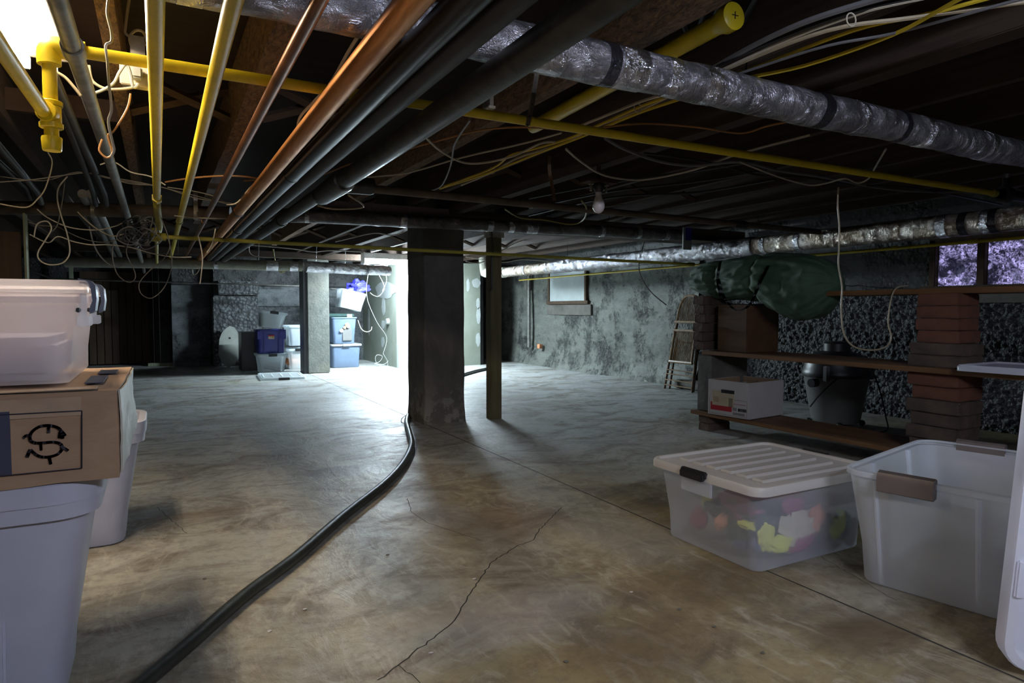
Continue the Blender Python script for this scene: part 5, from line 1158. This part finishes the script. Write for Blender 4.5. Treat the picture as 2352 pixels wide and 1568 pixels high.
# slab
sl = NB(); Ys = 11.55
pts = [(525, 840), (510, 828), (502, 810), (505, 775), (510, 762), (518, 752), (530, 744), (540, 747), (547, 757), (550, 766), (553, 775), (551, 800), (548, 820), (540, 830)]
PP = [at(x, y, Y=Ys) for x, y in pts]; mz = min(p.z for p in PP); PP = [Vector((p.x, p.y+.25*(p.z-mz), p.z-mz)) for p in PP]
prism(sl, PP, (0, .025, 0)); sb_ = obj('weathered_board', sl, 'slab', label='pale weathered board with a rounded top leaning by the chimney base', cat='board')
hp = at(529, 772, Y=Ys); bm = NB(); hy = Ys+.25*(hp.z-mz); tube(bm, [(hp.x, hy-.004, hp.z-mz), (hp.x, hy+.004, hp.z-mz)], .018, 14); obj('hole', bm, 'dark_plastic', sb_)
# right stack
m1, wm, hm, zm = sbin('storage_bin', 'pale blue clear bin on the floor right of the pale concrete post', 761, 830, 843, 792, 10.7, 'bluegrey', z0=0, depth=.45, lid=True, lidmat='c_pure', taper=.02)
obj('lid_clip', B((-.06, -.265, hm-.012), (.06, -.235, hm+.026), .004), 'vent', m1, local=True)
m2, wm2, hm2, zm2 = sbin('storage_tote', 'pale blue-grey tote with printed panel, above the pale blue bin', 761, 821, 790, 728, 10.7, 'bluegrey', z0=hm+.024, depth=.42, taper=.035, cat='tote')
pf = NB(); box(pf, (-.03, -.215, .04), (.12, -.2, hm2-.06), Matrix.Rotation(R(-3.5), 4, 'X'), .004); obj('front_panel', pf, 'grey_plastic', m2, local=True)
for k, (x, z, s_, m_) in enumerate([(.04, .72, .035, 'l_d'), (.06, .66, .03, 'paper'), (.0, .62, .025, 'l_d'), (-.05, .5, .03, 'paper')]):
    bm = NB(); bmesh.ops.create_icosphere(bm, subdivisions=2, radius=s_); 
    for v in bm.verts: v.co.y *= .12
    bmesh.ops.translate(bm, verts=bm.verts, vec=(x, -.228, z*hm2)); obj('printed_flower', bm, m_, m2, local=True)
ztr = hm+.024+hm2
tr = thing('tray', 'dark green tray with a small paper tag on the pale tote', 'tray', (m2.location.x-.03, 10.92, ztr+.002))
obj('tray_body', B((-.24, -.2, 0), (.2, .2, .055), .012), plain('dark_green_plastic', (.02, .05, .045), .35), tr, local=True); obj('paper_tag', B((.08, -.207, .0), (.16, -.201, .045)), 'paper', tr, local=True)
m3, wm3, hm3, zm3 = sbin('storage_bin', 'clear bin full of white paper tilted on top of the back right stack', 776, 836, 718, 668, 10.62, 'frost_far', z0=ztr+.125, depth=.42, tilt=13, taper=.03)
obj('paper_stack', B((-.15, -.17, .015), (.15, .12, .21), .01), 'paper', m3 if False else None, label='stack of white papers inside the tilted clear bin', cat='paper', local=True).matrix_world = Matrix.Translation(m3.location) @ Matrix.Rotation(R(13), 4, 'Y')
bm = NB(); bmesh.ops.create_icosphere(bm, subdivisions=4, radius=1)
for v in bm.verts: v.co = Vector((v.co.x*.17, v.co.y*.13, v.co.z*.115))*(1+.55*noise.noise(v.co*2.3)+.2*noise.noise(v.co*6))
o = obj('nylon_bag', bm, 'bag_blue', label='crumpled bright blue nylon bag on top of the tilted bin', cat='bag', local=True, sharp=60); pc = at(822, 661, Y=10.75); o.location = pc
bm = NB(); c = at(893, 738, X=3.40); tube(bm, [c, c-Vector((.05, 0, 0))], [.055, .045], 16)
obj('wall_sensor', bm, 'c_pure', label='round white fitting on the drywall beside the white wall end', cat='fitting')
# debris
random.seed(12)
for k in range(14):
    px, py = [(1500, 984), (180, 1300), (1090, 1330), (890, 1275), (700, 1400), (1560, 1400), (1450, 1360), (1750, 1500), (620, 1450), (1300, 1520), (1250, 1050), (470, 1330), (990, 1500), (1640, 1440)][k]
    p = at(px, py, Z=0); bm = NB(); bmesh.ops.create_icosphere(bm, subdivisions=1, radius=1)
    for v in bm.verts: v.co = Vector((v.co.x*.008, v.co.y*.006, (v.co.z+1)*.0025))*(1+.5*noise.noise(v.co*2+Vector((k, 1, 0))))
    o = obj('debris_chip', bm, 'board_band' if k % 2 else 'boxwhite', label='tiny chip of debris lying loose on the concrete floor', cat='debris', group='chips of debris on the floor', local=True); o.location = (p.x, p.y, 0)
for o in bpy.data.objects:
    if 'wl' in o: del o['wl']
w = bpy.data.worlds.new('world'); SC.world = w; w.use_nodes = True
w.node_tree.nodes['Background'].inputs[0].default_value = (.02, .02, .025, 1)
